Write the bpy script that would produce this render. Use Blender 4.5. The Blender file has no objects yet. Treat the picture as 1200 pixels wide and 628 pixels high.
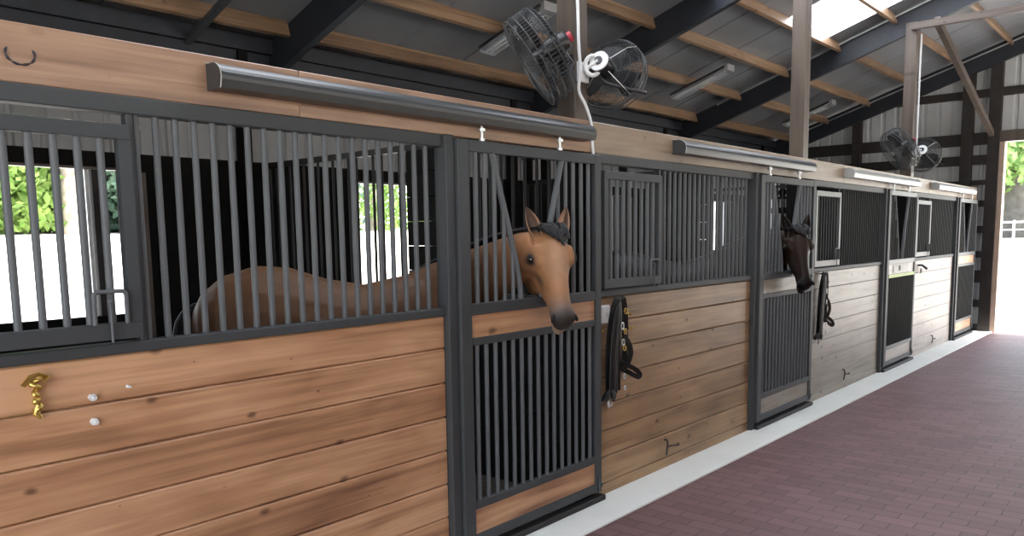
import bpy, math, random
from mathutils import Vector, Matrix
random.seed(7)
sc = bpy.context.scene
COL = sc.collection
PI = math.pi
S = 3.66            # stall pitch along the aisle (y)

# ------------------------------------------------------------------ materials
def new_mat(name):
    m = bpy.data.materials.new(name); m.use_nodes = True
    nt = m.node_tree; b = nt.nodes['Principled BSDF']
    return m, nt, b
def N(nt, t, **kw):
    n = nt.nodes.new(t)
    for k, v in kw.items():
        if k in n.inputs: n.inputs[k].default_value = v
        else: setattr(n, k, v)
    return n
def ramp(nt, stops):
    r = nt.nodes.new('ShaderNodeValToRGB'); e = r.color_ramp.elements
    while len(e) > 2: e.remove(e[-1])
    for i, (p, c) in enumerate(stops):
        el = e[i] if i < 2 else e.new(p)
        el.position = p; el.color = (*c, 1)
    return r
def simple(name, col, rough=.5, metal=0, var=.12, scale=6, bump=0, spec=.5, coat=0):
    m, nt, b = new_mat(name)
    tc = N(nt, 'ShaderNodeTexCoord'); no = N(nt, 'ShaderNodeTexNoise', Scale=scale, Detail=6)
    nt.links.new(tc.outputs['Object'], no.inputs['Vector'])
    lo = tuple(c*(1-var) for c in col); hi = tuple(min(1, c*(1+var)) for c in col)
    r = ramp(nt, [(.3, lo), (.7, hi)])
    nt.links.new(no.outputs['Fac'], r.inputs['Fac']); nt.links.new(r.outputs['Color'], b.inputs['Base Color'])
    b.inputs['Roughness'].default_value = rough; b.inputs['Metallic'].default_value = metal
    b.inputs['Specular IOR Level'].default_value = spec
    b.inputs['Coat Weight'].default_value = coat
    if bump:
        n2 = N(nt, 'ShaderNodeTexNoise', Scale=scale*12, Detail=3)
        nt.links.new(tc.outputs['Object'], n2.inputs['Vector'])
        bp = N(nt, 'ShaderNodeBump', Strength=bump, Distance=.01)
        nt.links.new(n2.outputs['Fac'], bp.inputs['Height']); nt.links.new(bp.outputs['Normal'], b.inputs['Normal'])
    return m
def wood(name, c_dark, c_mid, c_light, axis='y', board=.181, z0=.075, rough=.42, knots=1., seed=0., coat=0., grey=None):
    """stained softwood: grain along one axis, tone changing from board to board, knots"""
    m, nt, b = new_mat(name); L = nt.links.new
    tc = N(nt, 'ShaderNodeTexCoord'); sep = N(nt, 'ShaderNodeSeparateXYZ'); L(tc.outputs['Object'], sep.inputs[0])
    oi = N(nt, 'ShaderNodeObjectInfo')
    # board id
    a1 = N(nt, 'ShaderNodeMath', operation='SUBTRACT'); L(sep.outputs['Z'], a1.inputs[0]); a1.inputs[1].default_value = z0
    a2 = N(nt, 'ShaderNodeMath', operation='DIVIDE'); L(a1.outputs[0], a2.inputs[0]); a2.inputs[1].default_value = board
    a3 = N(nt, 'ShaderNodeMath', operation='FLOOR'); L(a2.outputs[0], a3.inputs[0])
    a4 = N(nt, 'ShaderNodeMath', operation='MULTIPLY_ADD'); L(a3.outputs[0], a4.inputs[0]); a4.inputs[1].default_value = 7.31; a4.inputs[2].default_value = seed
    a5 = N(nt, 'ShaderNodeMath', operation='MULTIPLY_ADD'); L(oi.outputs['Random'], a5.inputs[0]); a5.inputs[1].default_value = 53.; L(a4.outputs[0], a5.inputs[2])
    wn = N(nt, 'ShaderNodeTexWhiteNoise', noise_dimensions='1D'); L(a5.outputs[0], wn.inputs['W'])
    sc3 = {'y': (9, .55, 9), 'x': (.55, 9, 9), 'z': (9, 9, .55)}[axis]
    mp = N(nt, 'ShaderNodeMapping'); mp.inputs['Scale'].default_value = sc3; L(tc.outputs['Object'], mp.inputs['Vector'])
    add = N(nt, 'ShaderNodeCombineXYZ'); L(a5.outputs[0], add.inputs[0]); L(a5.outputs[0], add.inputs[1])
    L(add.outputs[0], mp.inputs['Location'])
    n1 = N(nt, 'ShaderNodeTexNoise', Scale=1., Detail=5, Distortion=1.2); L(mp.outputs[0], n1.inputs['Vector'])
    mp2 = N(nt, 'ShaderNodeMapping'); mp2.inputs['Scale'].default_value = tuple(v*4.5 if v > 1 else v*2.2 for v in sc3); L(tc.outputs['Object'], mp2.inputs['Vector']); L(add.outputs[0], mp2.inputs['Location'])
    n2 = N(nt, 'ShaderNodeTexNoise', Scale=1., Detail=7, Distortion=.8); L(mp2.outputs[0], n2.inputs['Vector'])
    # blotchy stain
    mp3 = N(nt, 'ShaderNodeMapping'); mp3.inputs['Scale'].default_value = tuple(v/2.5 if v > 1 else v*3 for v in sc3); L(tc.outputs['Object'], mp3.inputs['Vector']); L(add.outputs[0], mp3.inputs['Location'])
    n3 = N(nt, 'ShaderNodeTexNoise', Scale=1., Detail=2, Distortion=.4); L(mp3.outputs[0], n3.inputs['Vector'])
    mx = N(nt, 'ShaderNodeMath', operation='MULTIPLY_ADD'); L(n1.outputs['Fac'], mx.inputs[0]); mx.inputs[1].default_value = .75
    m2 = N(nt, 'ShaderNodeMath', operation='MULTIPLY'); L(n2.outputs['Fac'], m2.inputs[0]); m2.inputs[1].default_value = .45
    L(m2.outputs[0], mx.inputs[2])
    m3 = N(nt, 'ShaderNodeMath', operation='MULTIPLY_ADD'); L(n3.outputs['Fac'], m3.inputs[0]); m3.inputs[1].default_value = .55; L(mx.outputs[0], m3.inputs[2])
    m4 = N(nt, 'ShaderNodeMath', operation='MULTIPLY_ADD'); L(wn.outputs['Value'], m4.inputs[0]); m4.inputs[1].default_value = .16; L(m3.outputs[0], m4.inputs[2])
    r = ramp(nt, [(.68, c_dark), (.96, c_mid), (1.2/1.0 if False else 1.0, c_light)])
    s = N(nt, 'ShaderNodeMath', operation='MULTIPLY'); L(m4.outputs[0], s.inputs[0]); s.inputs[1].default_value = .87
    r.color_ramp.elements[0].position = .58; r.color_ramp.elements[1].position = .78; r.color_ramp.elements[2].position = .98
    L(s.outputs[0], r.inputs['Fac'])
    # knots
    vm = N(nt, 'ShaderNodeMapping'); vm.inputs['Scale'].default_value = (2.4, 4.2, 1)
    cxy = N(nt, 'ShaderNodeCombineXYZ'); L(sep.outputs[{'y': 'Y', 'x': 'X', 'z': 'Z'}[axis]], cxy.inputs[0]); L(sep.outputs['Z' if axis != 'z' else 'Y'], cxy.inputs[1])
    dn = N(nt, 'ShaderNodeVectorMath', operation='MULTIPLY_ADD'); L(n2.outputs['Color'], dn.inputs[0]); dn.inputs[1].default_value = (.035, .02, 0); L(cxy.outputs[0], dn.inputs[2])
    L(dn.outputs[0], vm.inputs['Vector']); lo_ = N(nt, 'ShaderNodeCombineXYZ'); L(oi.outputs['Random'], lo_.inputs[0]); lm = N(nt, 'ShaderNodeVectorMath', operation='SCALE'); lm.inputs['Scale'].default_value = 37.; L(lo_.outputs[0], lm.inputs[0]); L(lm.outputs[0], vm.inputs['Location'])
    vo = N(nt, 'ShaderNodeTexVoronoi', Scale=1., voronoi_dimensions='2D'); L(vm.outputs[0], vo.inputs['Vector'])
    # only about half of the cells carry a knot, and of differing size
    sv = N(nt, 'ShaderNodeSeparateColor'); L(vo.outputs['Color'], sv.inputs[0])
    dv_ = N(nt, 'ShaderNodeMath', operation='DIVIDE'); L(vo.outputs['Distance'], dv_.inputs[0])
    mr = N(nt, 'ShaderNodeMapRange'); L(sv.outputs[0], mr.inputs['Value']); mr.inputs['From Min'].default_value = .45; mr.inputs['From Max'].default_value = 1; mr.inputs['To Min'].default_value = .3; mr.inputs['To Max'].default_value = 2.2
    L(mr.outputs[0], dv_.inputs[1])
    kr = N(nt, 'ShaderNodeMapRange'); L(dv_.outputs[0], kr.inputs['Value'])
    kr.inputs['From Min'].default_value = .018; kr.inputs['From Max'].default_value = .05; kr.inputs['To Min'].default_value = .75*knots; kr.inputs['To Max'].default_value = 0
    mix = N(nt, 'ShaderNodeMixRGB'); L(kr.outputs[0], mix.inputs['Fac']); L(r.outputs['Color'], mix.inputs['Color1']); mix.inputs['Color2'].default_value = (c_dark[0]*.35, c_dark[1]*.3, c_dark[2]*.3, 1)
    L(mix.outputs[0], b.inputs['Base Color'])
    b.inputs['Roughness'].default_value = rough
    b.inputs['Coat Weight'].default_value = coat; b.inputs['Coat Roughness'].default_value = .35
    bp = N(nt, 'ShaderNodeBump', Strength=.25, Distance=.004); L(n2.outputs['Fac'], bp.inputs['Height']); L(bp.outputs['Normal'], b.inputs['Normal'])
    return m

M = {}
M['wood_a'] = wood('warm_stained_pine', (.23, .105, .058), (.50, .262, .138), (.70, .41, .235), seed=3, coat=.15)
M['wood_b'] = wood('brown_stained_pine', (.14, .078, .038), (.305, .182, .09), (.44, .28, .145), seed=11)
M['wood_c'] = wood('weathered_grey_pine', (.15, .12, .092), (.255, .215, .172), (.33, .285, .235), seed=23)  # greyer board tone, used farther down the row
M['wood_d'] = wood('pale_bleached_pine', (.26, .21, .17), (.41, .355, .31), (.50, .445, .40), seed=31)  # palest board tone, used towards the far end
M['head_a'] = wood('warm_header_board', (.15, .082, .055), (.28, .165, .11), (.42, .265, .175), board=3, seed=5, knots=.3)
M['head_b'] = wood('tan_header_board', (.17, .12, .08), (.27, .195, .132), (.35, .27, .19), board=3, seed=9, knots=.5)
M['purlin'] = wood('raw_pine_purlin', (.13, .078, .045), (.22, .135, .078), (.33, .215, .13), board=3, seed=2, knots=.8)
M['post'] = wood('stained_post', (.06, .046, .037), (.09, .07, .056), (.125, .098, .078), axis='z', board=50, seed=8)
M['tie'] = wood('stained_tie_beam', (.05, .038, .031), (.075, .057, .046), (.105, .08, .064), axis='x', board=50, seed=4)
M['darkpost'] = simple('dark_brown_timber', (.030, .025, .023), .7, var=.25)
M['trimwood'] = simple('pale_door_trim', (.55, .42, .33), .6)
M['rafter'] = simple('painted_black_rafter', (.016, .02, .028), .55, var=.2)
M['steel'] = simple('dark_grey_powder_coat', (.058, .063, .068), .55, .0, var=.06, scale=3, spec=.3)
M['steel2'] = simple('grey_powder_coat_bar', (.112, .120, .128), .5, .0, var=.05, scale=3, spec=.35)
M['blackbar'] = simple('black_painted_bar', (.013, .016, .016), .55, .0, var=.05, scale=3, spec=.25)  # bar grey darkened to paint shade onto the two far stalls
M['alu'] = simple('pale_aluminium_cover', (.40, .41, .40), .4, .3, var=.05)  # cap rims; on the far covers it paints in a grazing reflection
M['alu2'] = simple('mid_grey_aluminium', (.105, .11, .108), .45, .2, var=.05)
M['cover'] = simple('grey_track_cover_steel', (.030, .033, .036), .38, .0, var=.05, spec=.6)
M['blackboard'] = simple('black_stained_partition_wood', (.007, .0065, .0065), .8, var=.3, spec=.15)
M['matte_black'] = simple('matte_black_channel', (.012, .012, .013), .6)
M['white'] = simple('white_plastic', (.75, .77, .78), .4, var=.03)
M['chrome'] = simple('zinc_hardware', (.6, .61, .62), .3, .7)
M['brass'] = simple('brass', (.62, .44, .13), .3, .85, var=.25, scale=40)
M['concrete'] = simple('pale_concrete_kerb', (.80, .82, .785), .75, var=.04, scale=2.2, bump=.12)
M['bedding'] = simple('dark_shavings', (.06, .05, .04), .95, var=.5, scale=30, bump=.8)
M['black_leather'] = simple('black_leather', (.009, .009, .01), .45, var=.3)
M['red'] = simple('dark_red_label', (.35, .02, .04), .5)
M['cage'] = simple('fan_cage_wire', (.05, .055, .06), .35, .3)
M['motor'] = simple('fan_motor_black', (.01, .01, .012), .35)
M['lime'] = simple('lime_tape', (.55, .72, .16), .5, var=.05)
M['ink'] = simple('dark_marker', (.02, .02, .03), .6)
M['plate'] = simple('pale_name_plate', (.55, .55, .5), .5, var=.05)
M['bark_dark'] = simple('dark_grey_bark', (.085, .078, .07), .9, var=.3, scale=2, bump=.5)
M['bark'] = simple('grey_bark', (.3, .26, .21), .9, var=.3, scale=5, bump=.5)

def siding(name, c):
    m, nt, b = new_mat(name); L = nt.links.new
    b.inputs['Base Color'].default_value = (*c, 1); b.inputs['Roughness'].default_value = .45; b.inputs['Metallic'].default_value = .0
    tc = N(nt, 'ShaderNodeTexCoord'); no = N(nt, 'ShaderNodeTexNoise', Scale=1.2, Detail=4); L(tc.outputs['Object'], no.inputs['Vector'])
    r = ramp(nt, [(.3, tuple(x*.85 for x in c)), (.7, tuple(min(1, x*1.1) for x in c))]); L(no.outputs['Fac'], r.inputs['Fac']); L(r.outputs['Color'], b.inputs['Base Color'])
    return m
M['siding'] = siding('grey_steel_siding', (.58, .595, .60))
M['roofsheet'] = siding('grey_roof_sheet', (.20, .213, .232))
M['siding_back'] = siding('light_grey_back_siding', (.30, .31, .32))

# skylight: white translucent panel lit by the sky above it
m, nt, b = new_mat('translucent_skylight'); 
tr = N(nt, 'ShaderNodeBsdfTranslucent'); tr.inputs['Color'].default_value = (.9, .92, .95, 1)
nt.links.new(tr.outputs[0], nt.nodes['Material Output'].inputs['Surface']); M['skylight'] = m
# clear plastic lens
m, nt, b = new_mat('clear_lens'); b.inputs['Base Color'].default_value = (.6, .62, .65, 1); b.inputs['Roughness'].default_value = .2
b.inputs['Alpha'].default_value = .35; M['lens'] = m
# sand + grass ground
m, nt, b = new_mat('pale_sand'); L = nt.links.new
tc = N(nt, 'ShaderNodeTexCoord'); no = N(nt, 'ShaderNodeTexNoise', Scale=.8, Detail=6); L(tc.outputs['Object'], no.inputs['Vector'])
r = ramp(nt, [(.3, (.72, .68, .6)), (.7, (.8, .76, .69))]); L(no.outputs['Fac'], r.inputs['Fac']); L(r.outputs['Color'], b.inputs['Base Color']); b.inputs['Roughness'].default_value = .95
M['sand'] = m
# leaves
def leafmat(name, c1, c2):
    m, nt, b = new_mat(name); L = nt.links.new
    g = N(nt, 'ShaderNodeTexCoord'); no = N(nt, 'ShaderNodeTexNoise', Scale=1.4, Detail=3); L(g.outputs['Object'], no.inputs['Vector'])
    r = ramp(nt, [(.35, c1), (.65, c2)]); L(no.outputs['Fac'], r.inputs['Fac']); L(r.outputs['Color'], b.inputs['Base Color'])
    b.inputs['Roughness'].default_value = .6
    t = N(nt, 'ShaderNodeBsdfTranslucent'); L(r.outputs['Color'], t.inputs['Color'])
    mx = N(nt, 'ShaderNodeMixShader'); mx.inputs[0].default_value = .45; L(b.outputs[0], mx.inputs[1]); L(t.outputs[0], mx.inputs[2])
    L(mx.outputs[0], nt.nodes['Material Output'].inputs['Surface'])
    return m
M['leaf_a'] = leafmat('bright_leaves', (.08, .17, .03), (.26, .38, .10))
M['leaf_b'] = leafmat('blue_green_leaves', (.03, .08, .05), (.10, .17, .12))
M['leaf_c'] = leafmat('fresh_leaves', (.12, .24, .06), (.33, .45, .16))
# rubber / brick pavers: long side across the aisle
m, nt, b = new_mat('maroon_rubber_pavers'); L = nt.links.new
tc = N(nt, 'ShaderNodeTexCoord')
dn = N(nt, 'ShaderNodeTexNoise', Scale=3.5, Detail=2); L(tc.outputs['Object'], dn.inputs['Vector'])
dv = N(nt, 'ShaderNodeVectorMath', operation='MULTIPLY_ADD'); L(dn.outputs['Color'], dv.inputs[0]); dv.inputs[1].default_value = (.022, .022, 0); L(tc.outputs['Object'], dv.inputs[2])
br = N(nt, 'ShaderNodeTexBrick', Scale=1.); L(dv.outputs[0], br.inputs['Vector'])
br.inputs['Brick Width'].default_value = .235; br.inputs['Row Height'].default_value = .112; br.inputs['Mortar Size'].default_value = .0032; br.inputs['Mortar Smooth'].default_value = .3
br.inputs['Color1'].default_value = (.145, .078, .079, 1); br.inputs['Color2'].default_value = (.195, .11, .111, 1); br.inputs['Mortar'].default_value = (.05, .032, .034, 1); br.inputs['Bias'].default_value = 0.
no = N(nt, 'ShaderNodeTexNoise', Scale=1.1, Detail=5); L(tc.outputs['Object'], no.inputs['Vector'])
r = ramp(nt, [(.3, (.86, .82, .82)), (.7, (1.12, 1.1, 1.12))]); L(no.outputs['Fac'], r.inputs['Fac'])
mu = N(nt, 'ShaderNodeMixRGB', blend_type='MULTIPLY'); mu.inputs['Fac'].default_value = 1; L(br.outputs['Color'], mu.inputs['Color1']); L(r.outputs['Color'], mu.inputs['Color2'])
L(mu.outputs[0], b.inputs['Base Color']); b.inputs['Roughness'].default_value = .55
n2 = N(nt, 'ShaderNodeTexNoise', Scale=220., Detail=2); L(tc.outputs['Object'], n2.inputs['Vector'])
inv = N(nt, 'ShaderNodeMath', operation='MULTIPLY_ADD'); L(br.outputs['Fac'], inv.inputs[0]); inv.inputs[1].default_value = -1.; 
sm = N(nt, 'ShaderNodeMath', operation='MULTIPLY'); L(n2.outputs['Fac'], sm.inputs[0]); sm.inputs[1].default_value = .15; L(sm.outputs[0], inv.inputs[2])
bp = N(nt, 'ShaderNodeBump', Strength=.6, Distance=.006); L(inv.outputs[0], bp.inputs['Height']); L(bp.outputs['Normal'], b.inputs['Normal'])
M['paver'] = m
# horse coats read a per-vertex colour attribute (hide regions plus painted stall shade)
def coatmat(name, tint, sat=1., rough=.55):
    m, nt, b = new_mat(name); L = nt.links.new
    at = N(nt, 'ShaderNodeAttribute', attribute_name='coat')
    tc = N(nt, 'ShaderNodeTexCoord'); no = N(nt, 'ShaderNodeTexNoise', Scale=9., Detail=6); L(tc.outputs['Object'], no.inputs['Vector'])
    r = ramp(nt, [(.3, (.86, .86, .86)), (.7, (1.1, 1.1, 1.1))]); L(no.outputs['Fac'], r.inputs['Fac'])
    mu = N(nt, 'ShaderNodeMixRGB', blend_type='MULTIPLY'); mu.inputs['Fac'].default_value = 1; L(at.outputs['Color'], mu.inputs['Color1']); L(r.outputs['Color'], mu.inputs['Color2'])
    m2 = N(nt, 'ShaderNodeMixRGB', blend_type='MULTIPLY'); m2.inputs['Fac'].default_value = 1; L(mu.outputs[0], m2.inputs['Color1']); m2.inputs['Color2'].default_value = (*tint, 1)
    L(m2.outputs[0], b.inputs['Base Color']); b.inputs['Roughness'].default_value = rough
    b.inputs['Specular IOR Level'].default_value = .25
    n2 = N(nt, 'ShaderNodeTexNoise', Scale=160., Detail=2); L(tc.outputs['Object'], n2.inputs['Vector'])
    bp = N(nt, 'ShaderNodeBump', Strength=.15, Distance=.002); L(n2.outputs['Fac'], bp.inputs['Height']); L(bp.outputs['Normal'], b.inputs['Normal'])
    return m
M['coat_buckskin'] = coatmat('buckskin_coat', (1, 1, 1))
M['coat_bay'] = coatmat('dark_bay_coat', (.055, .045, .05), rough=.45)
M['mane'] = simple('black_mane_hair', (.008, .008, .010), .5, var=.4, scale=40)
M['eye'] = simple('dark_wet_eye', (.006, .004, .003), .06, spec=.9, coat=1)
M['nostril'] = simple('dark_nostril', (.006, .005, .005), .8)

# ------------------------------------------------------------------ mesh building
class MB:
    def __init__(s): s.v = []; s.f = []; s.sm = []
    def add(s, v, f, smooth=False):
        o = len(s.v); s.v += [Vector(p) for p in v]; s.f += [tuple(i+o for i in q) for q in f]; s.sm += [smooth]*len(f)
        return s
    def box(s, x0, x1, y0, y1, z0, z1, bev=0.0):
        if bev <= 0:
            v = [(x, y, z) for x in (x0, x1) for y in (y0, y1) for z in (z0, z1)]
            return s.add(v, [(0, 1, 3, 2), (4, 6, 7, 5), (0, 4, 5, 1), (2, 3, 7, 6), (0, 2, 6, 4), (1, 5, 7, 3)])
        # bevelled box: 24 verts
        b = min(bev, (x1-x0)*.45, (y1-y0)*.45, (z1-z0)*.45)
        X, Y, Z = (x0, x1), (y0, y1), (z0, z1); v = []; idx = {}
        for i in (0, 1):
            for j in (0, 1):
                for k in (0, 1):
                    dx = b if i == 0 else -b; dy = b if j == 0 else -b; dz = b if k == 0 else -b
                    idx[(i, j, k, 0)] = len(v); v.append((X[i], Y[j]+dy, Z[k]+dz))
                    idx[(i, j, k, 1)] = len(v); v.append((X[i]+dx, Y[j], Z[k]+dz))
                    idx[(i, j, k, 2)] = len(v); v.append((X[i]+dx, Y[j]+dy, Z[k]))
        f = []
        I = idx
        for i in (0, 1):
            q = [I[(i, 0, 0, 0)], I[(i, 1, 0, 0)], I[(i, 1, 1, 0)], I[(i, 0, 1, 0)]]; f.append(tuple(q if i else q[::-1]))
            q = [I[(0, i, 0, 1)], I[(1, i, 0, 1)], I[(1, i, 1, 1)], I[(0, i, 1, 1)]]; f.append(tuple(q[::-1] if i else q))
            q = [I[(0, 0, i, 2)], I[(1, 0, i, 2)], I[(1, 1, i, 2)], I[(0, 1, i, 2)]]; f.append(tuple(q if i else q[::-1]))
        for j in (0, 1):
            for k in (0, 1):
                q = [I[(0, j, k, 1)], I[(1, j, k, 1)], I[(1, j, k, 2)], I[(0, j, k, 2)]]; f.append(tuple(q if (j == k) else q[::-1]))
                q = [I[(j, 0, k, 0)], I[(j, 1, k, 0)], I[(j, 1, k, 2)], I[(j, 0, k, 2)]]; f.append(tuple(q[::-1] if (j == k) else q))
                q = [I[(j, k, 0, 0)], I[(j, k, 1, 0)], I[(j, k, 1, 1)], I[(j, k, 0, 1)]]; f.append(tuple(q if (j == k) else q[::-1]))
        for i in (0, 1):
            for j in (0, 1):
                for k in (0, 1):
                    q = [I[(i, j, k, 0)], I[(i, j, k, 1)], I[(i, j, k, 2)]]; f.append(tuple(q if (i+j+k) % 2 else q[::-1]))
        return s.add(v, f)
    def tube(s, pts, r, n=8, cap=True, smooth=True):
        """round tube along a polyline; r number or list"""
        pts = [Vector(p) for p in pts]; m = len(pts)
        rs = r if isinstance(r, (list, tuple)) else [r]*m
        t0 = (pts[1]-pts[0]).normalized(); a = Vector((0, 0, 1)) if abs(t0.z) < .9 else Vector((1, 0, 0))
        u = t0.cross(a).normalized(); v = []; 
        for i, p in enumerate(pts):
            if i == 0: t = t0
            elif i == m-1: t = (pts[i]-pts[i-1]).normalized()
            else: t = ((pts[i+1]-p).normalized()+(p-pts[i-1]).normalized()).normalized()
            u = (u-t*u.dot(t)).normalized(); w = t.cross(u)
            for k in range(n):
                an = 2*PI*k/n; v.append(p+(u*math.cos(an)+w*math.sin(an))*rs[i])
        f = [(i*n+k, i*n+(k+1) % n, (i+1)*n+(k+1) % n, (i+1)*n+k) for i in range(m-1) for k in range(n)]
        s.add(v, f, smooth)
        if cap: s.add(v[:n], [tuple(range(n))[::-1]]); s.add(v[-n:], [tuple(range(n))])
        return s
    def ring(s, c, ax, R, r, n=28, k=6, u=None, a0=0, a1=2*PI, ex=1.):
        c = Vector(c); ax = Vector(ax).normalized()
        if u is None: u = ax.orthogonal().normalized()
        else: u = Vector(u).normalized()
        w = ax.cross(u)
        full = abs(a1-a0-2*PI) < 1e-6; m = n if full else n+1
        P = [c+(u*math.cos(a0+(a1-a0)*i/n)+w*math.sin(a0+(a1-a0)*i/n)*ex)*R for i in range(m)]
        if full: P += [P[0], P[1]]
        return s.tube(P, r, k, cap=not full)
    def ribbon(s, pts, wdir, width, th):
        """flat strap: cross section width along wdir"""
        pts = [Vector(p) for p in pts]; wd = Vector(wdir).normalized(); v = []
        for i, p in enumerate(pts):
            t = (pts[min(i+1, len(pts)-1)]-pts[max(i-1, 0)]).normalized(); n = t.cross(wd).normalized(); w2 = n.cross(t)
            for a, b in ((-1, -1), (1, -1), (1, 1), (-1, 1)): v.append(p+w2*a*width/2+n*b*th/2)
        m = len(pts); f = [(i*4+k, i*4+(k+1) % 4, (i+1)*4+(k+1) % 4, (i+1)*4+k) for i in range(m-1) for k in range(4)]
        f += [(3, 2, 1, 0), tuple((m-1)*4+k for k in range(4))]
        return s.add(v, f)
    def ell(s, c, rx, ry, rz, R=None, nu=16, nv=10):
        c = Vector(c); v = []; R = R or Matrix.Identity(3)
        for j in range(nv+1):
            th = PI*j/nv
            for i in range(nu):
                ph = 2*PI*i/nu; v.append(c+R @ Vector((rx*math.sin(th)*math.cos(ph), ry*math.sin(th)*math.sin(ph), rz*math.cos(th))))
        f = [(j*nu+i, (j+1)*nu+i, (j+1)*nu+(i+1) % nu, j*nu+(i+1) % nu) for j in range(nv) for i in range(nu)]
        return s.add(v, f, True)
    def extr(s, prof, axis, a0, a1):
        """extrude closed 2D profile along y ('y': prof=(x,z)) or x ('x': prof=(y,z)) or z"""
        def P(q, t): return {'y': (q[0], t, q[1]), 'x': (t, q[0], q[1]), 'z': (q[0], q[1], t)}[axis]
        n = len(prof); v = [P(q, a0) for q in prof]+[P(q, a1) for q in prof]
        f = [(k, (k+1) % n, n+(k+1) % n, n+k) for k in range(n)]+[tuple(range(n))[::-1], tuple(range(n, 2*n))]
        return s.add(v, f)
    def build(s, name, mat, parent=None, loc=None):
        """one mesh object; verts are given in world space"""
        if parent is not None: off = parent['_off'] if '_off' in parent else (0, 0, 0)
        else: off = loc if loc is not None else (0, 0, 0)
        off = Vector(off)
        me = bpy.data.meshes.new(name); me.from_pydata([p-off for p in s.v], [], s.f)
        me.polygons.foreach_set('use_smooth', s.sm); me.validate(); me.update()
        import bmesh
        bm = bmesh.new(); bm.from_mesh(me); bmesh.ops.recalc_face_normals(bm, faces=bm.faces); bm.to_mesh(me); bm.free()
        me.materials.append(mat)
        o = bpy.data.objects.new(name, me); COL.objects.link(o)
        if parent is None: o.location = off
        else: o.parent = parent
        o['_off'] = tuple(off)
        return o
def thing(name, label, cat, loc, group=None):
    o = bpy.data.objects.new(name, None); COL.objects.link(o); o.location = loc; o.empty_display_size = .1
    o['_off'] = tuple(loc); o['label'] = label; o['category'] = cat
    if group: o['group'] = group
    return o
def tag(o, label=None, cat=None, group=None, kind=None):
    if label: o['label'] = label
    if cat: o['category'] = cat
    if group: o['group'] = group
    if kind: o['kind'] = kind
    return o
def copy_tree(o, parent=None):
    c = o.copy(); COL.objects.link(c)
    if parent is not None: c.parent = parent
    for ch in o.children: copy_tree(ch, c)
    return c
def walk(o):
    yield o
    for c in o.children: yield from walk(c)
def remat(o, old, new):
    for q in walk(o):
        if q.type == 'MESH':
            for sl in q.material_slots:
                if sl.material == old: sl.link = 'OBJECT'; sl.material = new

# ------------------------------------------------------------------ setting
def roofz(x): return 4.74+.33*x if x < 2.6 else 4.74+.33*2.6-.33*(x-2.6)
tag(MB().add([(.32, -2.4, 0), (8.8, -2.4, 0), (8.8, 15.7, 0), (.32, 15.7, 0)], [(0, 1, 2, 3)]).build('floor', M['paver']), 'maroon paver aisle floor beside the white kerb', 'floor', kind='structure')
tag(MB().box(0.0, .32, -2.4, 15.5, -.06, .012, .006).build('trim_1', M['concrete']), 'pale concrete kerb strip along the foot of the stalls', 'kerb', kind='structure')
tag(MB().add([(-3.66, -2.4, .005), (0.0, -2.4, .005), (0.0, 15.5, .005), (-3.66, 15.5, .005)], [(0, 1, 2, 3)]).build('floor_stalls', M['bedding']), 'dark bedding floor inside the stalls', 'floor', kind='structure')
# outdoor ground with gentle banks
g = MB(); nx, ny = 60, 60; V = []
def gz(x, y):
    z = -.05
    z = max(z, min(2.15, (-x-8)*.126))
    z = max(z, min(1.1, (y-26)*.025))
    return z
for i in range(nx+1):
    for j in range(ny+1):
        x = -90+180*i/nx; y = -60+240*j/ny
        inside = (-3.7 < x < 9.1 and -9 < y < 15.8)
        V.append((x, y, gz(x, y)))
g.add(V, [(i*(ny+1)+j, (i+1)*(ny+1)+j, (i+1)*(ny+1)+j+1, i*(ny+1)+j+1) for i in range(nx) for j in range(ny)])
tag(g.build('ground', M['sand']), 'bright sunlit sand ground outside the barn', 'ground', kind='structure')

# roof: ribbed sheets (a low rib every 0.23 m up the slope), skylight opening kept free
SKYS = [(2.2, 3.9), (6.1, 7.7), (9.95, 11.3)]; SX0, SX1 = -1.12, 2.3   # translucent panels; nearer two unseen, added to light floor and kerb
def roof_sheet(y0, y1, x0, x1):
    m = MB(); ys = [y0]; hs = [0]; y = math.ceil(y0/.915)*.915
    while y < y1-.05:
        if y > y0+.03: ys += [y-.02, y-.008, y+.008, y+.02]; hs += [0, .014, .014, 0]
        y += .915
    ys.append(y1); hs.append(0)
    xs = [x for x in (x0, 2.6, x1) if x0 <= x <= x1]; xs = sorted(set(xs)); v = []
    for x in xs:
        for yy, h in zip(ys, hs): v.append((x, yy, roofz(x)+h))
        for yy, h in zip(ys, hs): v.append((x, yy, roofz(x)+h+.004))
    n = len(ys); f = []
    for i in range(len(xs)-1):
        for k in range(n-1):
            a = i*2*n+k; b = (i+1)*2*n+k
            f += [(a, a+1, b+1, b), (a+n, b+n, b+n+1, a+n+1)]
    return m.add(v, f)
ceil = MB(); yc = -2.9
for a, b_ in SKYS:
    for q in (roof_sheet(yc, a, -4.1, 8.9), roof_sheet(a, b_, -4.1, SX0), roof_sheet(a, b_, SX1, 8.9)): ceil.add(q.v, q.f)
    yc = b_
q = roof_sheet(yc, 15.9, -4.1, 8.9); ceil.add(q.v, q.f)
tag(ceil.build('ceiling', M['roofsheet']), 'grey steel roof sheets overhead', 'ceiling', kind='structure')
for i, (a, b_) in enumerate(SKYS):
    sk = MB(); sk.add([(x, y, roofz(x)) for x, y in ((SX0, a), (SX1, a), (SX1, b_), (SX0, b_))], [(0, 1, 2, 3)])
    tag(sk.build('window_%d' % (i+1), M['skylight']), kind='structure')

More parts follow.
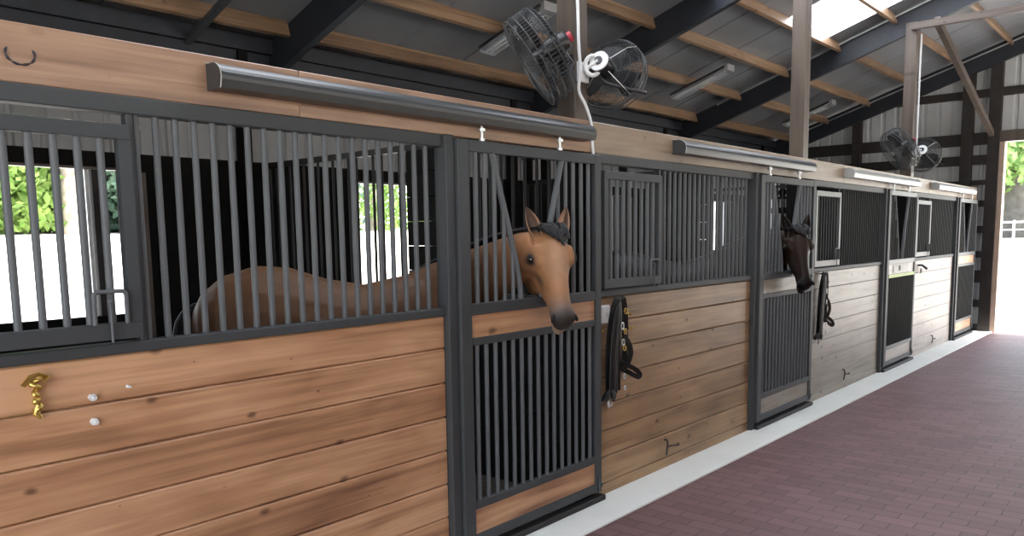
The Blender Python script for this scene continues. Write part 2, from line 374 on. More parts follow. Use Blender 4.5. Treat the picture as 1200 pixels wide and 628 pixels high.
RY = [4.19, 7.91, 11.66, 15.42]          # rafter planes
PURX = [-3.3, -2.57, -1.84, -1.11, -.38, .35, 1.08, 1.81, 2.5]
ry2 = [-2.45, .45]+RY
rnames = ['far end gable', 'third roof post', 'second roof post', 'first roof post']
for i, y in enumerate(ry2):
    m = MB(); th = .075
    for xa, xb in ((-3.95, 2.6), (2.6, 8.8)):
        pr = [(xa, roofz(xa)-.35), (xb, roofz(xb)-.35), (xb, roofz(xb)-.035), (xa, roofz(xa)-.035)]
        v = [(x, y+dy, z) for dy in (0, th) for x, z in pr]
        m.add(v, [(0, 1, 2, 3), (7, 6, 5, 4), (0, 4, 5, 1), (1, 5, 6, 2), (2, 6, 7, 3), (3, 7, 4, 0)])
    tag(m.build('roof_rafter', M['rafter']), kind='structure')
for i in range(len(ry2)-1):
    for px in PURX:
        a = ry2[i]+.075; b_ = ry2[i+1]
        m = MB(); t = .02
        sl = .33; nrm = Vector((-sl, 0, 1)).normalized(); al = Vector((1, 0, sl)).normalized()
        c = Vector((px, 0, roofz(px)-.006))
        v = []
        for y in (a, b_):
            for u, w in ((-t, 0), (t, 0), (t, -.14), (-t, -.14)):
                p_ = c+al*u+nrm*w; v.append((p_.x, y, p_.z))
        m.add(v, [(0, 1, 2, 3), (7, 6, 5, 4), (0, 4, 5, 1), (1, 5, 6, 2), (2, 6, 7, 3), (3, 7, 4, 0)])
        o = m.build('roof_purlin', M['purlin'], loc=(px, a, roofz(px)-.1)); tag(o, kind='structure')

# back wall of the stalls: black boards below, light steel siding above, window openings
bw = MB(); X0, X1 = -3.72, -3.66
WY = [(1.53+S*k, 2.81+S*k) for k in range(-1, 4) if k >= 0]
edges = [-2.4]
for a, b_ in WY: edges += [a, b_]
edges.append(15.5)
for i in range(0, len(edges), 2): bw.box(X0, X1, edges[i], edges[i+1], 0, 2.45)
for a, b_ in WY: bw.box(X0, X1, a, b_, 0, 1.16); bw.box(X0, X1, a, b_, 2.31, 2.45)
wall_back = bw.build('wall_back', M['blackboard']); tag(wall_back, 'black boarded rear wall of the stalls with window openings', 'wall', kind='structure')
def ribs(y0, y1, z0, z1, x, d=.02, out=-1):
    ys = [y0]; h = [0]; y = math.ceil(y0/.23)*.23
    while y < y1-.03:
        if y > y0+.03: ys += [y-.03, y-.015, y+.015, y+.03]; h += [0, d, d, 0]
        y += .23
    ys.append(y1); h.append(0); return ys, h
ub = MB()
ys, h = ribs(-2.4, 15.5, 0, 1, 0)
def strip(z0, z1, ya=-2.4, yb=15.5):
    ys, h = ribs(ya, yb, 0, 1, 0)
    v = [(-3.69-hh, y, z0) for y, hh in zip(ys, h)]+[(-3.69-hh, y, z1) for y, hh in zip(ys, h)]
    n = len(ys); ub.add(v, [(k, k+1, n+k+1, n+k) for k in range(n-1)])
strip(2.45, 2.648); strip(2.648, 2.682, 3.0); strip(2.648, 2.682, -2.4, 1.4); strip(2.682, 2.775); strip(2.775, 2.812, 3.0); strip(2.775, 2.812, -2.4, 1.4); strip(2.812, 3.515)
wb = ub.build('siding', M['siding_back'], wall_back)
MB().box(-3.66, -3.58, -2.4, 15.4, 3.2, 3.42).build('wall_plate', M['rafter'], wall_back)
MB().box(-3.70, -3.52, -2.4, 15.4, 3.40, 3.53).build('eave_block', M['rafter'], wall_back)
m = MB()
for k in range(0, 4): m.box(-3.66, -3.55, 3.86+S*k, 3.95+S*k, 0, 3.42)
m.build('corner_stud', M['blackboard'], wall_back)
led = MB()
for a, b_ in WY: led.box(-3.66, -3.60, a-.12, b_+.12, 2.305, 2.325)
led.build('window_ledge', M['post'], wall_back)
mu = MB()
for a, b_ in WY: mu.box(-3.70, -3.63, a+1.06, a+1.17, 1.16, 2.31)
mu.build('mullion', M['darkpost'], wall_back)
mu = MB()
for a, b_ in WY: mu.box(-3.70, -3.66, a+1.02, a+1.045, 1.16, 2.305)
mu.build('window_casing', M['white'], wall_back)
mu = MB()
for a, b_ in WY: mu.box(-3.66, -3.60, b_+.10, b_+.19, .0, 2.3)
mu.build('stud', M['post'], wall_back)

# unseen boarded wall across the aisle, added to cut side light
zz = [.0+.183*i for i in range(13)]
m = MB()
for a, b_ in zip(zz[:-1], zz[1:]): m.box(4.6, 4.64, -2.4, 15.4, a+.0015, b_-.0015, .006)
wr = tag(m.build('wall_right', M['wood_b']), 'brown boarded wall of the stall row across the aisle', 'wall', kind='structure')
MB().box(4.6, 4.65, -2.4, 15.4, 2.2, 2.4).build('cap_board', M['wood_b'], wr)

m = MB(); yn = -2.42  # unseen end wall, placed and opened to steer light onto the stall fronts
m.add([(-3.7, yn, 0), (.32, yn, 0), (.32, yn, roofz(.32)), (-3.7, yn, roofz(-3.7))], [(0, 1, 2, 3)])
m.add([(.32, yn, 3.4), (4.6, yn, 3.4), (4.6, yn, roofz(4.6)), (2.6, yn, roofz(2.6)), (.32, yn, roofz(.32))], [(0, 1, 2, 3, 4)])
m.add([(4.6, yn, 0), (8.8, yn, 0), (8.8, yn, roofz(8.8)), (4.6, yn, roofz(4.6))], [(0, 1, 2, 3)])
tag(m.build('wall_near', M['siding']), 'grey siding end wall behind the camera, with a wide open doorway', 'wall', kind='structure')

# gable wall at the far end, with the big door opening
gw = MB(); Y = 15.62
def gable_siding(x0, x1, zf0, zf1, side=1):
    m = gw; xs = [x0]; h = [0]; x = math.ceil(x0/.23)*.23
    while x < x1-.03:
        if x > x0+.03: xs += [x-.04, x-.02, x+.02, x+.04]; h += [0, .022, .022, 0]
        x += .23
    xs.append(x1); h.append(0)
    n = len(xs); v = [(a, Y+b_, zf0(a)) for a, b_ in zip(xs, h)]+[(a, Y+b_, zf1(a)) for a, b_ in zip(xs, h)]
    m.add(v, [(k, k+1, n+k+1, n+k) for k in range(n-1)])
top = lambda x: roofz(x)-.02
gable_siding(-3.7, .33, lambda x: 0, top); gable_siding(.33, 4.6, lambda x: 3.25, top); gable_siding(4.6, 8.9, lambda x: 0, top)
wall_far = gw.build('wall_far', M['siding']); tag(wall_far, 'grey ribbed siding gable wall at the aisle end', 'wall', kind='structure')
for x0, x1, z0, z1 in ((-3.66, 4.6, 3.95, 4.08), (-3.66, .10, 3.17, 3.37), (-3.66, .10, 2.84, 3.0), (-3.66, .10, 2.5, 2.58), (-3.66, .10, 2.13, 2.24), (-3.66, .10, 1.69, 1.81), (-3.66, .10, 1.27, 1.38), (-3.66, .10, .84, 1.05), (-3.66, .10, .42, .54), (-3.66, .10, 0.0, .12)):
    if z0 > 3.9: MB().box(max(x0, (z0-4.3)/.33-.6), x1, 15.53, 15.60, z0, z1).build('girt', M['darkpost'], wall_far)
    else: MB().box(x0, x1, 15.53, 15.60, z0, z1).build('girt', M['darkpost'], wall_far)
for x0, x1 in ((-.30, -.13), (.10, .275), (-2.1, -1.95), (4.65, 4.8), (1.6, 1.7)):
    z0 = 3.37 if x0 == 1.6 else 0
    MB().box(x0, x1, 15.46, 15.60, z0, roofz(x0)-.2).build('gable_post', M['darkpost'], wall_far)
MB().box(.275, .35, 15.50, 15.70, 0, 3.2).build('door_trim', M['trimwood'], wall_far)
MB().box(.275, 4.65, 15.48, 15.68, 3.19, 3.37).build('door_header', M['post'], wall_far)

# roof posts
for k, (y, w) in enumerate(((4.045, 'behind the nearest fan pair'), (7.75, 'bare of fans'), (11.52, 'carrying the far fan pair'))):
    o = MB().box(-.185, -.045, y, y+.135, 0, roofz(-.1)-(.05 if k < 2 else .27), .006).build('roof_post', M['post'], loc=(-.115, y+.07, 0))
    tag(o, 'brown timber roof post rising above the stalls, '+w, 'post', 'roof posts along the stall fronts')
# tie beam + brace
tag(MB().box(-.10, 4.8, 11.445, 11.515, 4.325, 4.41).build('tie_beam', M['tie'], loc=(-.1, 11.48, 4.32)), 'horizontal brown timber tie beam crossing the aisle high at the far roof post', 'beam')
m = MB(); P0 = Vector((.19, 11.5, 4.40)); P1 = Vector((.16, 15.44, 3.33)); d = (P1-P0).normalized(); up = Vector((0, -d.z, d.y)); sd = Vector((1, 0, 0)); v = []
for p_ in (P0, P1):
    for a, b_ in ((-.035, -.05), (.035, -.05), (.035, .05), (-.035, .05)): v.append(p_+sd*a+up*b_)
m.add(v, [(3, 2, 1, 0), (4, 5, 6, 7), (0, 1, 5, 4), (1, 2, 6, 5), (2, 3, 7, 6), (3, 0, 4, 7)])
tag(m.build('diagonal_brace', M['tie'], loc=tuple(P1)), 'diagonal brown timber brace from the tie beam down to the door post', 'brace')
# conduits
tag(MB().tube([(-2.9, 11.63, roofz(-2.9)-.06), (2.4, 11.63, roofz(2.4)-.06)], .013).build('conduit_pipe', M['chrome'], loc=(-2.9, 11.63, roofz(-2.9)-.06)), 'thin silver conduit along the dark rafter beside the skylight', 'conduit')
tag(MB().tube([(-3.3, 15.40, roofz(-3.3)-.1), (2.4, 15.40, roofz(2.4)-.1)], .013).build('conduit_pipe', M['chrome'], loc=(-3.3, 15.4, roofz(-3.3)-.1)), 'thin silver conduit sloping along the far gable rafter', 'conduit')
tag(MB().tube([(-.03, 11.675, 4.3), (-.03, 11.66, 2.6)], .013).build('conduit_pipe', M['white'], loc=(-.03, 11.675, 2.6)), 'white conduit running down the far roof post', 'conduit')
tag(MB().box(-3.9, 2.5, 3.10, 3.15, 3.3, 3.34).build('tmp', M['rafter']), kind='structure')
bpy.data.objects.remove(bpy.data.objects['tmp'])
m = MB(); v = [(x, y, roofz(x)-dz) for x in (-3.95, 2.4) for y in (3.38, 3.44) for dz in (.15, .19)]
m.add(v, [(0, 1, 3, 2), (4, 6, 7, 5), (0, 4, 5, 1), (2, 3, 7, 6), (0, 2, 6, 4), (1, 5, 7, 3)])
tag(m.build('roof_strap', M['steel'], loc=(-3.95, 3.4, roofz(-3.95)-.17)), 'slim dark steel strap under the purlins above the nearest stall', 'strap')

# ------------------------------------------------------------------ header boards
hb = [(-.7, 2.02, 'warm', 'nearest the camera, with the curled knot'), (2.022, 4.17, 'warm', 'behind the first track cover'), (4.172, 8.8, 'tan', 'above the second stall, starting at the white cable'), (8.802, 12.3, 'tan', 'between the two far track covers, above the pale third stall'), (12.302, 15.4, 'tan', 'farthest from the camera, ending at the gable wall')]
for i, (a, b_, c, w) in enumerate(hb):
    o = MB().box(-.042, 0.0, a, b_, 2.252, 2.445, .004).build('header_board', M['head_a' if c == 'warm' else 'head_b'], loc=(0, a, 2.252))
    tag(o, ('warm brown' if c == 'warm' else 'tan')+' horizontal header board, '+w, 'board', 'header boards above the stall fronts')
    if i == 0:
        k = MB(); pts = []
        for t in range(22):
            an = math.radians(150+t*11.5); pts.append((.0015, .965+.043*math.cos(an), 2.345+.033*math.sin(an)))
        k.tube(pts, [.0015+.0035*abs(math.sin(t*.9)) for t in range(22)], 5).build('knot', M['ink'], o)

# ------------------------------------------------------------------ stall fronts
def bars(parent, name, ys, x, z0, z1, r, mat):
    """each bar its own mesh part"""
    first = None
    for y in ys:
        if first is None:
            first = MB().tube([(x, y, z0), (x, y, z1)], r, 10).build(name, mat, parent); y00 = y
        else:
            o = first.copy(); o.location.y = y-y00; COL.objects.link(o)
def planks(y0, y1, x0, x1, zs, bev=.0075):
    m = MB()
    for a, b_ in zip(zs[:-1], zs[1:]): m.box(x0, x1, y0, y1, a+.0015, b_-.0015, bev)
    return m
ZS = [.0, .081, .262, .443, .624, .805, .986, 1.167, 1.336]
def make_front(y0, label):
    """stall front between two doors: boards below, barred grille with a drop gate above"""
    t = thing('horse_stall', label, 'stall front', (0, y0, 0), 'boarded stall fronts with barred grilles')
    ye = y0+2.31
    planks(y0, ye, -.042, 0, ZS).build('plank_wall', M['wood_a'], t)
    MB().box(-.046, .014, y0-.02, ye, 1.337, 1.377, .004).build('sill_rail', M['steel'], t)
    MB().box(-.046, .014, y0-.02, ye, 2.19, 2.251, .004).build('top_rail', M['steel'], t)
    MB().box(-.05, .036, ye, ye+.062, 0.01, 2.251, .004).build('end_post', M['steel'], t)
    MB().box(-.045, .012, y0-.022, y0+.02, 1.377, 2.19, .003).build('near_post', M['steel'], t)
    MB().box(-.035, .006, y0+.755, y0+.78, 1.377, 2.19, .003).build('mid_post', M['steel'], t)
    bars(t, 'bar', [y0+.795+.075*i for i in range(20)], -.018, 1.372, 2.195, .0125, M['steel2'])
    g = MB().box(.002, .034, y0+.04, y0+.755, 1.392, 1.452, .003).box(.002, .034, y0+.04, y0+.755, 2.095, 2.148, .003)
    g.box(.0022, .0338, y0+.71, y0+.755, 1.452, 2.095).box(.0022, .0338, y0+.04, y0+.085, 1.452, 2.095)
    g = g.build('drop_gate', M['steel'], t)
    bars(g, 'gate_bar', [y0+.13+.075*i for i in range(8)], .016, 1.448, 2.1, .0135, M['steel2'])
    l = MB().tube([(.045, y0+.585, 1.45), (.045, y0+.585, 1.555), (.045, y0+.595, 1.565), (.045, y0+.685, 1.565), (.045, y0+.695, 1.555), (.045, y0+.695, 1.45)], .0085)
    l.build('latch', M['steel2'], g)
    MB().tube([(.045, y0+.64, 1.385), (.045, y0+.64, 1.525)], .005).ell((.045, y0+.64, 1.53), .010, .010, .010).build('latch_pin', M['steel2'], g)
    return t
fronts = [make_front(.53, 'warm orange-brown stall front nearest the camera, brass tie and white bolts on its boards')]
fl = ['mid-brown stall front between the two horses, buckled halter hanging on its boards',
      'weathered grey-brown stall front beside the dark horse, black halter hanging on it',
      'palest bleached stall front, farthest one before the gable wall']
for k in (1, 2, 3):
    c = copy_tree(fronts[0]); c.location.y = .53+S*k+(.02*k); c['label'] = fl[k-1]; fronts.append(c)
    remat(c, M['wood_a'], M['wood_bcd'[:5]+'bcd'[k-1]] if False else M['wood_'+'bcd'[k-1]])

alt = planks(.53, 2.84, -.042, 0, ZS, .003).build('plank_wall', M['wood_a'], fronts[0]); am = alt.data; bpy.data.objects.remove(alt)
for c in fronts[2:]:
    for q in c.children:
        nm = q.name.split('.')[0]
        if nm == 'plank_wall': mt = q.material_slots[0].material; q.data = am; q.material_slots[0].link = 'OBJECT'; q.material_slots[0].material = mt
        elif nm == 'bar': remat(q, M['steel2'], M['blackbar'])
        elif nm == 'drop_gate':
            remat(q, M['steel'], M['alu2'])
            for g in q.children:
                if g.name.startswith('gate_bar'): remat(g, M['steel2'], M['blackbar'])

# ------------------------------------------------------------------ sliding doors
def make_door(y0, label):
    t = thing('stall_door', label, 'sliding door', (.04, y0, .01), 'sliding stall doors')
    X0, X1 = .02, .056; y1 = y0+1.275
    f = MB().box(X0, X1, y0, y0+.085, .07, 2.235, .004).box(X0, X1, y1-.065, y1, .07, 2.235, .004)
    f.build('door_frame', M['steel'], t)
    for nm, a, b_ in (('top_rail', 2.175, 2.235), ('middle_rail', 1.328, 1.388), ('middle_rail', 1.165, 1.207), ('lower_rail', .27, .315), ('bottom_rail', .075, .13)):
        MB().box(X0+.001, X1-.001, y0+.085, y1-.065, a, b_, .003).build(nm, M['steel'], t)
    MB().box(.026, .044, y0+.08, y1-.06, 1.205, 1.33).build('door_board', M['wood_a'], t)
    MB().box(.026, .044, y0+.08, y1-.06, .12, .275).build('door_board', M['wood_a'], t)
    bars(t, 'lower_bar', [y0+.13+.074*i for i in range(15)], .038, .31, 1.17, .0125, M['steel2'])
    ub = [y0+.145, y0+.215]; bars(t, 'upper_bar', ub, .038, 1.38, 2.18, .0125, M['steel2'])
    rb = [y0+1.0, y0+1.08, y0+1.155]; bars(t, 'upper_bar', rb, .038, 1.38, 2.18, .0125, M['steel2'])
    yl = [(.038, y0+.275, 2.18), (.038, y0+.33, 2.0), (.038, y0+.385, 1.84), (.038, y0+.435, 1.68), (.038, y0+.475, 1.54), (.038, y0+.495, 1.46), (.038, y0+.50, 1.385)]
    yr = [(.038, y0+.885, 2.18), (.038, y0+.83, 2.0), (.038, y0+.78, 1.84), (.038, y0+.735, 1.68), (.038, y0+.705, 1.54), (.038, y0+.69, 1.46), (.038, y0+.685, 1.385)]
    MB().tube(yl, .0175, 12).build('yoke_tube', M['steel2'], t); MB().tube(yr, .0175, 12).build('yoke_tube', M['steel2'], t)
    def yat(pts, y):
        for a, b_ in zip(pts[:-1], pts[1:]):
            if (a[1]-y)*(b_[1]-y) <= 0 and a[1] != b_[1]: return a[2]+(b_[2]-a[2])*(y-a[1])/(b_[1]-a[1])
    for y in (y0+.29, y0+.365, y0+.435): MB().tube([(.038, y, 1.38), (.038, y, yat(yl, y))], .0115, 10).build('short_bar', M['steel2'], t)
    for y in (y0+.775, y0+.85, y0+.925):
        if yat(yr, y): MB().tube([(.038, y, 1.38), (.038, y, yat(yr, y))], .0115, 10).build('short_bar', M['steel2'], t)
        else: MB().tube([(.038, y, 1.38), (.038, y, 2.18)], .0115, 10).build('upper_bar', M['steel2'], t)
    for y in (y0+.2, y0+.87): MB().tube([(.04, y, 2.225), (.04, y, 2.33)], .008, 10).tube([(.04, y, 2.285), (.04, y, 2.30)], .021, 12).tube([(.04, y, 2.235), (.04, y, 2.25)], .017, 6).build('hanger_bolt', M['chrome'], t)
    MB().ring((.066, y1-.03, .12), (1, 0, 0), .018, .005, 16).tube([(.06, y1-.03, .08), (.06, y1-.03, .17)], .006).build('latch_ring', M['steel2'], t)
    MB().box(.012, .075, y0-.02, y1+.02, .012, .046, .004).build('floor_guide', M['matte_black'], t)
    return t
doors = [make_door(2.905, 'dark steel sliding stall door with the buckskin horse looking out of its yoke')]
dl = ['dark steel sliding stall door with the dark horse looking out of its yoke',
      'sliding stall door with the number plate and lime strip on its middle rail',
      'farthest sliding stall door, standing next to the gable wall']
for k in (1, 2, 3):
    c = copy_tree(doors[0]); c.location.y = 2.905+S*k+.02*k; c['label'] = dl[k-1]; doors.append(c)
    remat(c, M['wood_a'], M[['wood_c', 'wood_d', 'wood_a'][k-1]])
for c in doors[2:]:
    for q in c.children:
        if 'bar' in q.name: remat(q, M['steel2'], M['blackbar'])
        elif q.name.split('.')[0] in ('lower_rail', 'middle_rail', 'top_rail'): remat(q, M['steel'], M['alu2'])
d3 = doors[2]; y3 = d3.location.y
d3['_off'] = tuple(d3.location)
MB().box(.057, .060, y3+.09, y3+1.21, 1.165, 1.205).build('lime_strip', M['lime'], d3)
pl = MB().box(.046, .050, y3+.3, y3+.95, 1.225, 1.315).build('number_plate', M['plate'], d3)
cu = bpy.data.curves.new('plate_text', 'FONT'); cu.body = '10'; cu.size = .095; cu.extrude = .001; cu.align_x = 'CENTER'; cu.align_y = 'CENTER'; cu.materials.append(M['ink'])
to = bpy.data.objects.new('plate_text', cu); COL.objects.link(to); to.parent = pl
to.matrix_parent_inverse = Matrix.Identity(4); to.rotation_euler = (PI/2, 0, PI/2)
to.location = Vector((.052, y3+.55, 1.27))-Vector(d3['_off'])

# track covers
def cover(y0, y1, label, mt='cover'):
    t = thing('track_cover', label, 'track cover', (.05, y0, 2.31), 'steel covers over the sliding door tracks')
    pr = []
    for a in range(9):
        an = math.radians(-10+a*14); pr.append((.038+.068*math.cos(an), 2.352+.056*math.sin(an)))
    pr = [(.002, 2.312), (.098, 2.312)]+pr+[(.002, 2.41)]
    MB().extr(pr, 'y', y0, y1).build('cover_shell', M[mt], t)
    cap = MB().extr([((x-.05)*1.05+.051, (z-2.36)*1.05+2.36) for x, z in pr], 'y', y0-.006, y0+.008)
    cap.build('end_cap', M['cover'] if mt == 'cover' else M[mt], t)
    MB().tube([(x, y0-.006, z) for x, z in [((x-.05)*1.05+.051, (z-2.36)*1.05+2.36) for x, z in pr[1:]]], .0022, 5).build('cap_rim', M['alu'], t)
    return t
for (a, b_, l) in ((1.61, 4.06, 'long dark grey rounded track cover nearest the camera, below the fans'), (5.17, 7.72, 'dark grey track cover ending above the dark horse'), (8.8, 11.45, 'pale grey track cover starting past the second roof post'), (12.4, 14.85, 'farthest pale track cover, ending at the gable wall')):
    cover(a, b_, l, 'alu' if a > 8 else 'cover')

# ------------------------------------------------------------------ partitions between the stalls
def make_partition(y0, label, high=False):
    t = thing('stall_partition', label, 'partition', (-1.8, y0, 0), 'black partitions between the stalls')
    m = MB(); z = 0
    while z < 1.29: m.box(-3.65, -.19, y0+.03, y0+.075, z, min(z+.183, 1.3), .005); z += .185
    m.build('plank_wall', M['blackboard'], t)
    m = MB(); z = 1.31
    while z < 2.4: m.box(-1.70, -1.1, y0+.03, y0+.075, z, min(z+.183, 2.43), .005); z += .185
    m.build('privacy_panel', M['blackboard'], t)
    MB().box(-3.65, -.19, y0+.025, y0+.08, 1.3, 1.34).build('lower_rail', M['matte_black'], t)
    MB().box(-3.65, -.19, y0+.025, y0+.08, 2.395, 2.44).build('top_rail', M['matte_black'], t)
    x = -3.58; f = None
    while x < -.22:
        if -1.72 < x < -1.08: x += .105; continue
        if f is None: f = MB().tube([(x, y0+.052, 1.34), (x, y0+.052, 2.4)], .0115, 8).build('bar', M['matte_black'], t); x00 = x
        else: q = f.copy(); q.location.x = x-x00; COL.objects.link(q)
        x += .105
    MB().box(-.192, -.0435, y0-.045, y0+.16, 0, 2.25).build('end_stud', M['blackboard'], t)  # black box added over the post foot to darken the view through the yoke
    if high:
        m = MB(); v = [(x, y, z) for y in (y0+.03, y0+.075) for x, z in ((-3.65, 2.70), (-1.2, 2.70), (-1.2, 2.74), (-3.65, 3.22))]
        m.add(v, [(0, 1, 2, 3), (7, 6, 5, 4), (0, 4, 5, 1), (1, 5, 6, 2), (2, 6, 7, 3), (3, 7, 4, 0)])
        for x in (-3.6, -3.35, -3.1, -2.85, -2.2, -1.5): m.box(x, x+.09, y0+.03, y0+.075, 2.44, 2.70)
        m.build('upper_panel', M['blackboard'], t)
    return t
pls = ['black partition at the near end of the first stall, by the left picture edge', 'black barred partition between the buckskin horse stall and the next one', 'black barred partition behind the dark horse door', 'black barred partition between the two farthest stalls', 'black partition closing the last stall beside the gable wall']
for i, y in enumerate((.43, 4.085, 7.78, 11.5, 15.2)): make_partition(y, pls[i], high=(i in (0, 2, 3, 4)))

# ------------------------------------------------------------------ strip lights under the roof
def strip_light(y, label):
    t = thing('strip_light', label, 'light fixture', (-2.35, y, roofz(-2.35)-.2), 'strip lights under the purlins')
    def sl(x0, x1, ya, yb, d0, d1):
        v = [(x, yy, roofz(x)-d) for x in (x0, x1) for yy in (ya, yb) for d in (d1, d0)]
        return MB().add(v, [(0, 1, 3, 2), (4, 6, 7, 5), (0, 4, 5, 1), (2, 3, 7, 6), (0, 2, 6, 4), (1, 5, 7, 3)])
    sl(-2.75, -1.95, y, y+.24, .17, .20).build('housing', M['cover'], t)
    sl(-2.74, -1.96, y+.01, y+.23, .20, .235).build('lens', M['lens'], t)
    sl(-2.72, -1.98, y+.07, y+.10, .205, .225).build('tube_lamp', M['white'], t)
    sl(-2.72, -1.98, y+.14, y+.17, .205, .225).build('tube_lamp', M['white'], t)
    sl(-1.97, -1.91, y+.02, y+.22, .16, .24).build('end_cap', M['chrome'], t)
    return t
strip_light(6.08, 'flat clear strip light nearest the camera, above the first fan')
strip_light(9.92, 'flat strip light with bright end cap between the first two far rafters')
strip_light(13.80, 'small flat strip light farthest away, just before the gable wall')

# ------------------------------------------------------------------ fans
def make_fan(c, n, up, R, label, grp, depth=.17, tint=None, red=False):
    """c = centre of the cage, n = blowing direction"""
    c = Vector(c); n = Vector(n).normalized(); up = Vector(up); u = (up-n*up.dot(n)).normalized(); w = n.cross(u)
    t = thing('stall_fan', label, 'fan', tuple(c-n*.2), grp)
    def at(a, r, d): return c+(u*math.cos(a)+w*math.sin(a))*r+n*d
    m = MB()
    for r, d in ((R, depth/2), (R*.86, depth/2+.012), (R*.7, depth/2+.018), (R*.52, depth/2+.022), (R*.34, depth/2+.024), (R*.16, depth/2+.024)): m.ring(c+n*d, n, r, .0035 if r == R else .0018, 40, 5, u)
    for k in range(72):
        a = 2*PI*k/72; m.tube([at(a, R*.12, depth/2+.026), at(a, R*.6, depth/2+.022), at(a, R*.9, depth/2+.012), at(a, R, depth/2-.005), at(a, R, depth/2-.04)], .0017, 4)
    m.build('front_grille', M['cage'], t)
    m = MB()
    for r, d in ((R, depth/2-.04), (R, 0), (R, -depth/2+.03), (R*.93, -depth/2), (R*.7, -depth/2-.02), (R*.45, -depth/2-.03)): m.ring(c+n*d, n, r, .0042 if r == R else .002, 40, 5, u)
    for k in range(72):
        a = 2*PI*k/72; m.tube([at(a, R, depth/2-.04), at(a, R, -depth/2+.03), at(a, R*.93, -depth/2), at(a, R*.5, -depth/2-.028), at(a, R*.25, -depth/2-.03)], .0017, 4)
    m.build('rear_cage', M['cage'], t)
    m = MB()
    for k in range(3):
        a0 = 2*PI*k/3; g = []
        for i in range(6):
            r = R*(.16+.68*i/5); sp = .22+.32*math.sin(PI*(i+1)/7); g.append([at(a0+s_*sp, r, .03*s_+.0) for s_ in (-1, -.5, 0, .5, 1)])
        v = [q for row in g for q in row]; v += [q-n*.004 for q in v]
        o = 30; f = []
        for i in range(5):
            for j in range(4):
                f += [(i*5+j, i*5+j+1, (i+1)*5+j+1, (i+1)*5+j), (o+i*5+j, o+(i+1)*5+j, o+(i+1)*5+j+1, o+i*5+j+1)]
        m.add(v, f, True)
    m.tube([c-n*.04, c+n*.04], .045, 16)
    m.build('fan_blades', M['motor'], t)
    mo = MB().tube([c-n*.02, c-n*.06, c-n*.17, c-n*.185], [.05, .062, .062, .05], 18)
    mo = mo.build('motor', M['motor'], t)
    if red: MB().tube([c-n*.186, c-n*.215], .032, 14).build('motor_label', M['red'], mo)
    else:
        MB().tube([c-n*.186, c-n*.197], .062, 20).build('motor_cap', M['white'], mo)
        MB().tube([c-n*.198, c-n*.205], .026, 16).build('shaft_cap', M['motor'], mo)
    # struts that carry the motor inside the cage
    for k in range(4):
        a = PI/4+PI/2*k
        MB().tube([at(a, R, -depth/2+.03), at(a, R*.8, -depth/2-.028), at(a, .06, -.13)], .0028, 6).build('strut', M['chrome'] if not red else M['cage'], t)
    return t, at
CAMR = Vector((.75582, .654608, 0)); CAMF = Vector((-.6515, .74955, 0))
def pair(dy, la, lb):
    n1 = CAMR*(-.82)+Vector((0, 0, -.52))+CAMF*(-.02)
    f1, _ = make_fan((-.115, 3.80+dy, 2.80), n1, (0, 0, 1), .275, la, 'caged stall fans on the roof posts', .17, red=True)
    n2 = CAMR*.50+CAMF*.82+Vector((0, 0, -.28))
    f2, _ = make_fan((.03, 4.33+dy, 2.745), n2, (0, 0, 1), .225, lb, 'caged stall fans on the roof posts', .10)
    # brackets to the post
    f1c = Vector((-.115, 3.80+dy, 2.80)); b1 = f1c-n1.normalized()*.2
    MB().tube([b1, (-.10, 3.97+dy, 2.78), (-.10, 4.045+dy, 2.78)], .014, 8).box(-.15, -.06, 4.03+dy, 4.045+dy, 2.72, 2.84).build('bracket', M['motor'], f1)
    c2 = Vector((.03, 4.33+dy, 2.745))-n2.normalized()*.2
    q = MB().box(-.045, -.028, 4.06+dy, 4.17+dy, 2.68, 2.80, .003)
    q.ring(c2*.5+Vector((-.02, 4.14+dy, 2.75))*.5, CAMF*-1, .058, .014, 26, 8, (0, 0, 1), ex=.8)
    q.tube([(-.03, 4.12+dy, 2.75), tuple(c2)], .012, 8)
    q.build('bracket', M['white'], f2)
    MB().tube([c2+Vector((-.06, .03, -.03)), c2+Vector((0.02, .05, -.13)), c2+Vector((.22, .2, -.20))], .010, 8).build('stay_arm', M['motor'], f2)
pair(0, 'black caged fan tilted down on the left of the first roof post', 'caged fan with white motor cap on the right of the first roof post')
pair(7.44, 'far dark caged fan on the left of the far roof post', 'far smaller-looking caged fan on the right of the far roof post')

# white cable
cp = [(-.025, 4.035, 3.30), (-.025, 4.05, 3.1), (-.02, 4.05, 2.9), (-.015, 4.06, 2.74), (-.02, 4.05, 2.62), (.004, 4.09, 2.53), (.012, 4.135, 2.42), (.012, 4.145, 2.3), (.016, 4.188, 2.0), (.016, 4.19, 1.6), (.016, 4.195, 1.4), (.016, 4.22, 1.27)]
def smoothpts(P, n=6):
    P = [Vector(p) for p in P]; out = []
    for i in range(len(P)-1):
        p0 = P[max(i-1, 0)]; p1 = P[i]; p2 = P[i+1]; p3 = P[min(i+2, len(P)-1)]
        for k in range(n):
            t = k/n; out.append(.5*((2*p1)+(p2-p0)*t+(2*p0-5*p1+4*p2-p3)*t*t+(3*p1-p0-3*p2+p3)*t**3))
    out.append(P[-1]); return out
tag(MB().tube(smoothpts(cp), .010, 8).build('power_cable', M['white'], loc=(0, 4.2, 1.27)), 'thick white cable hanging down the first roof post to the switch box', 'cable')
t = thing('switch_box', 'small white switch box beside the first door and halter', 'switch box', (.012, 4.25, 1.17))
MB().box(.0, .024, 4.225, 4.325, 1.165, 1.285, .004).build('box_body', M['white'], t); MB().box(.024, .028, 4.232, 4.318, 1.173, 1.277, .002).build('cover_plate', M['white'], t)
MB().box(.028, .036, 4.265, 4.285, 1.21, 1.24, .002).build('toggle', M['chrome'], t)

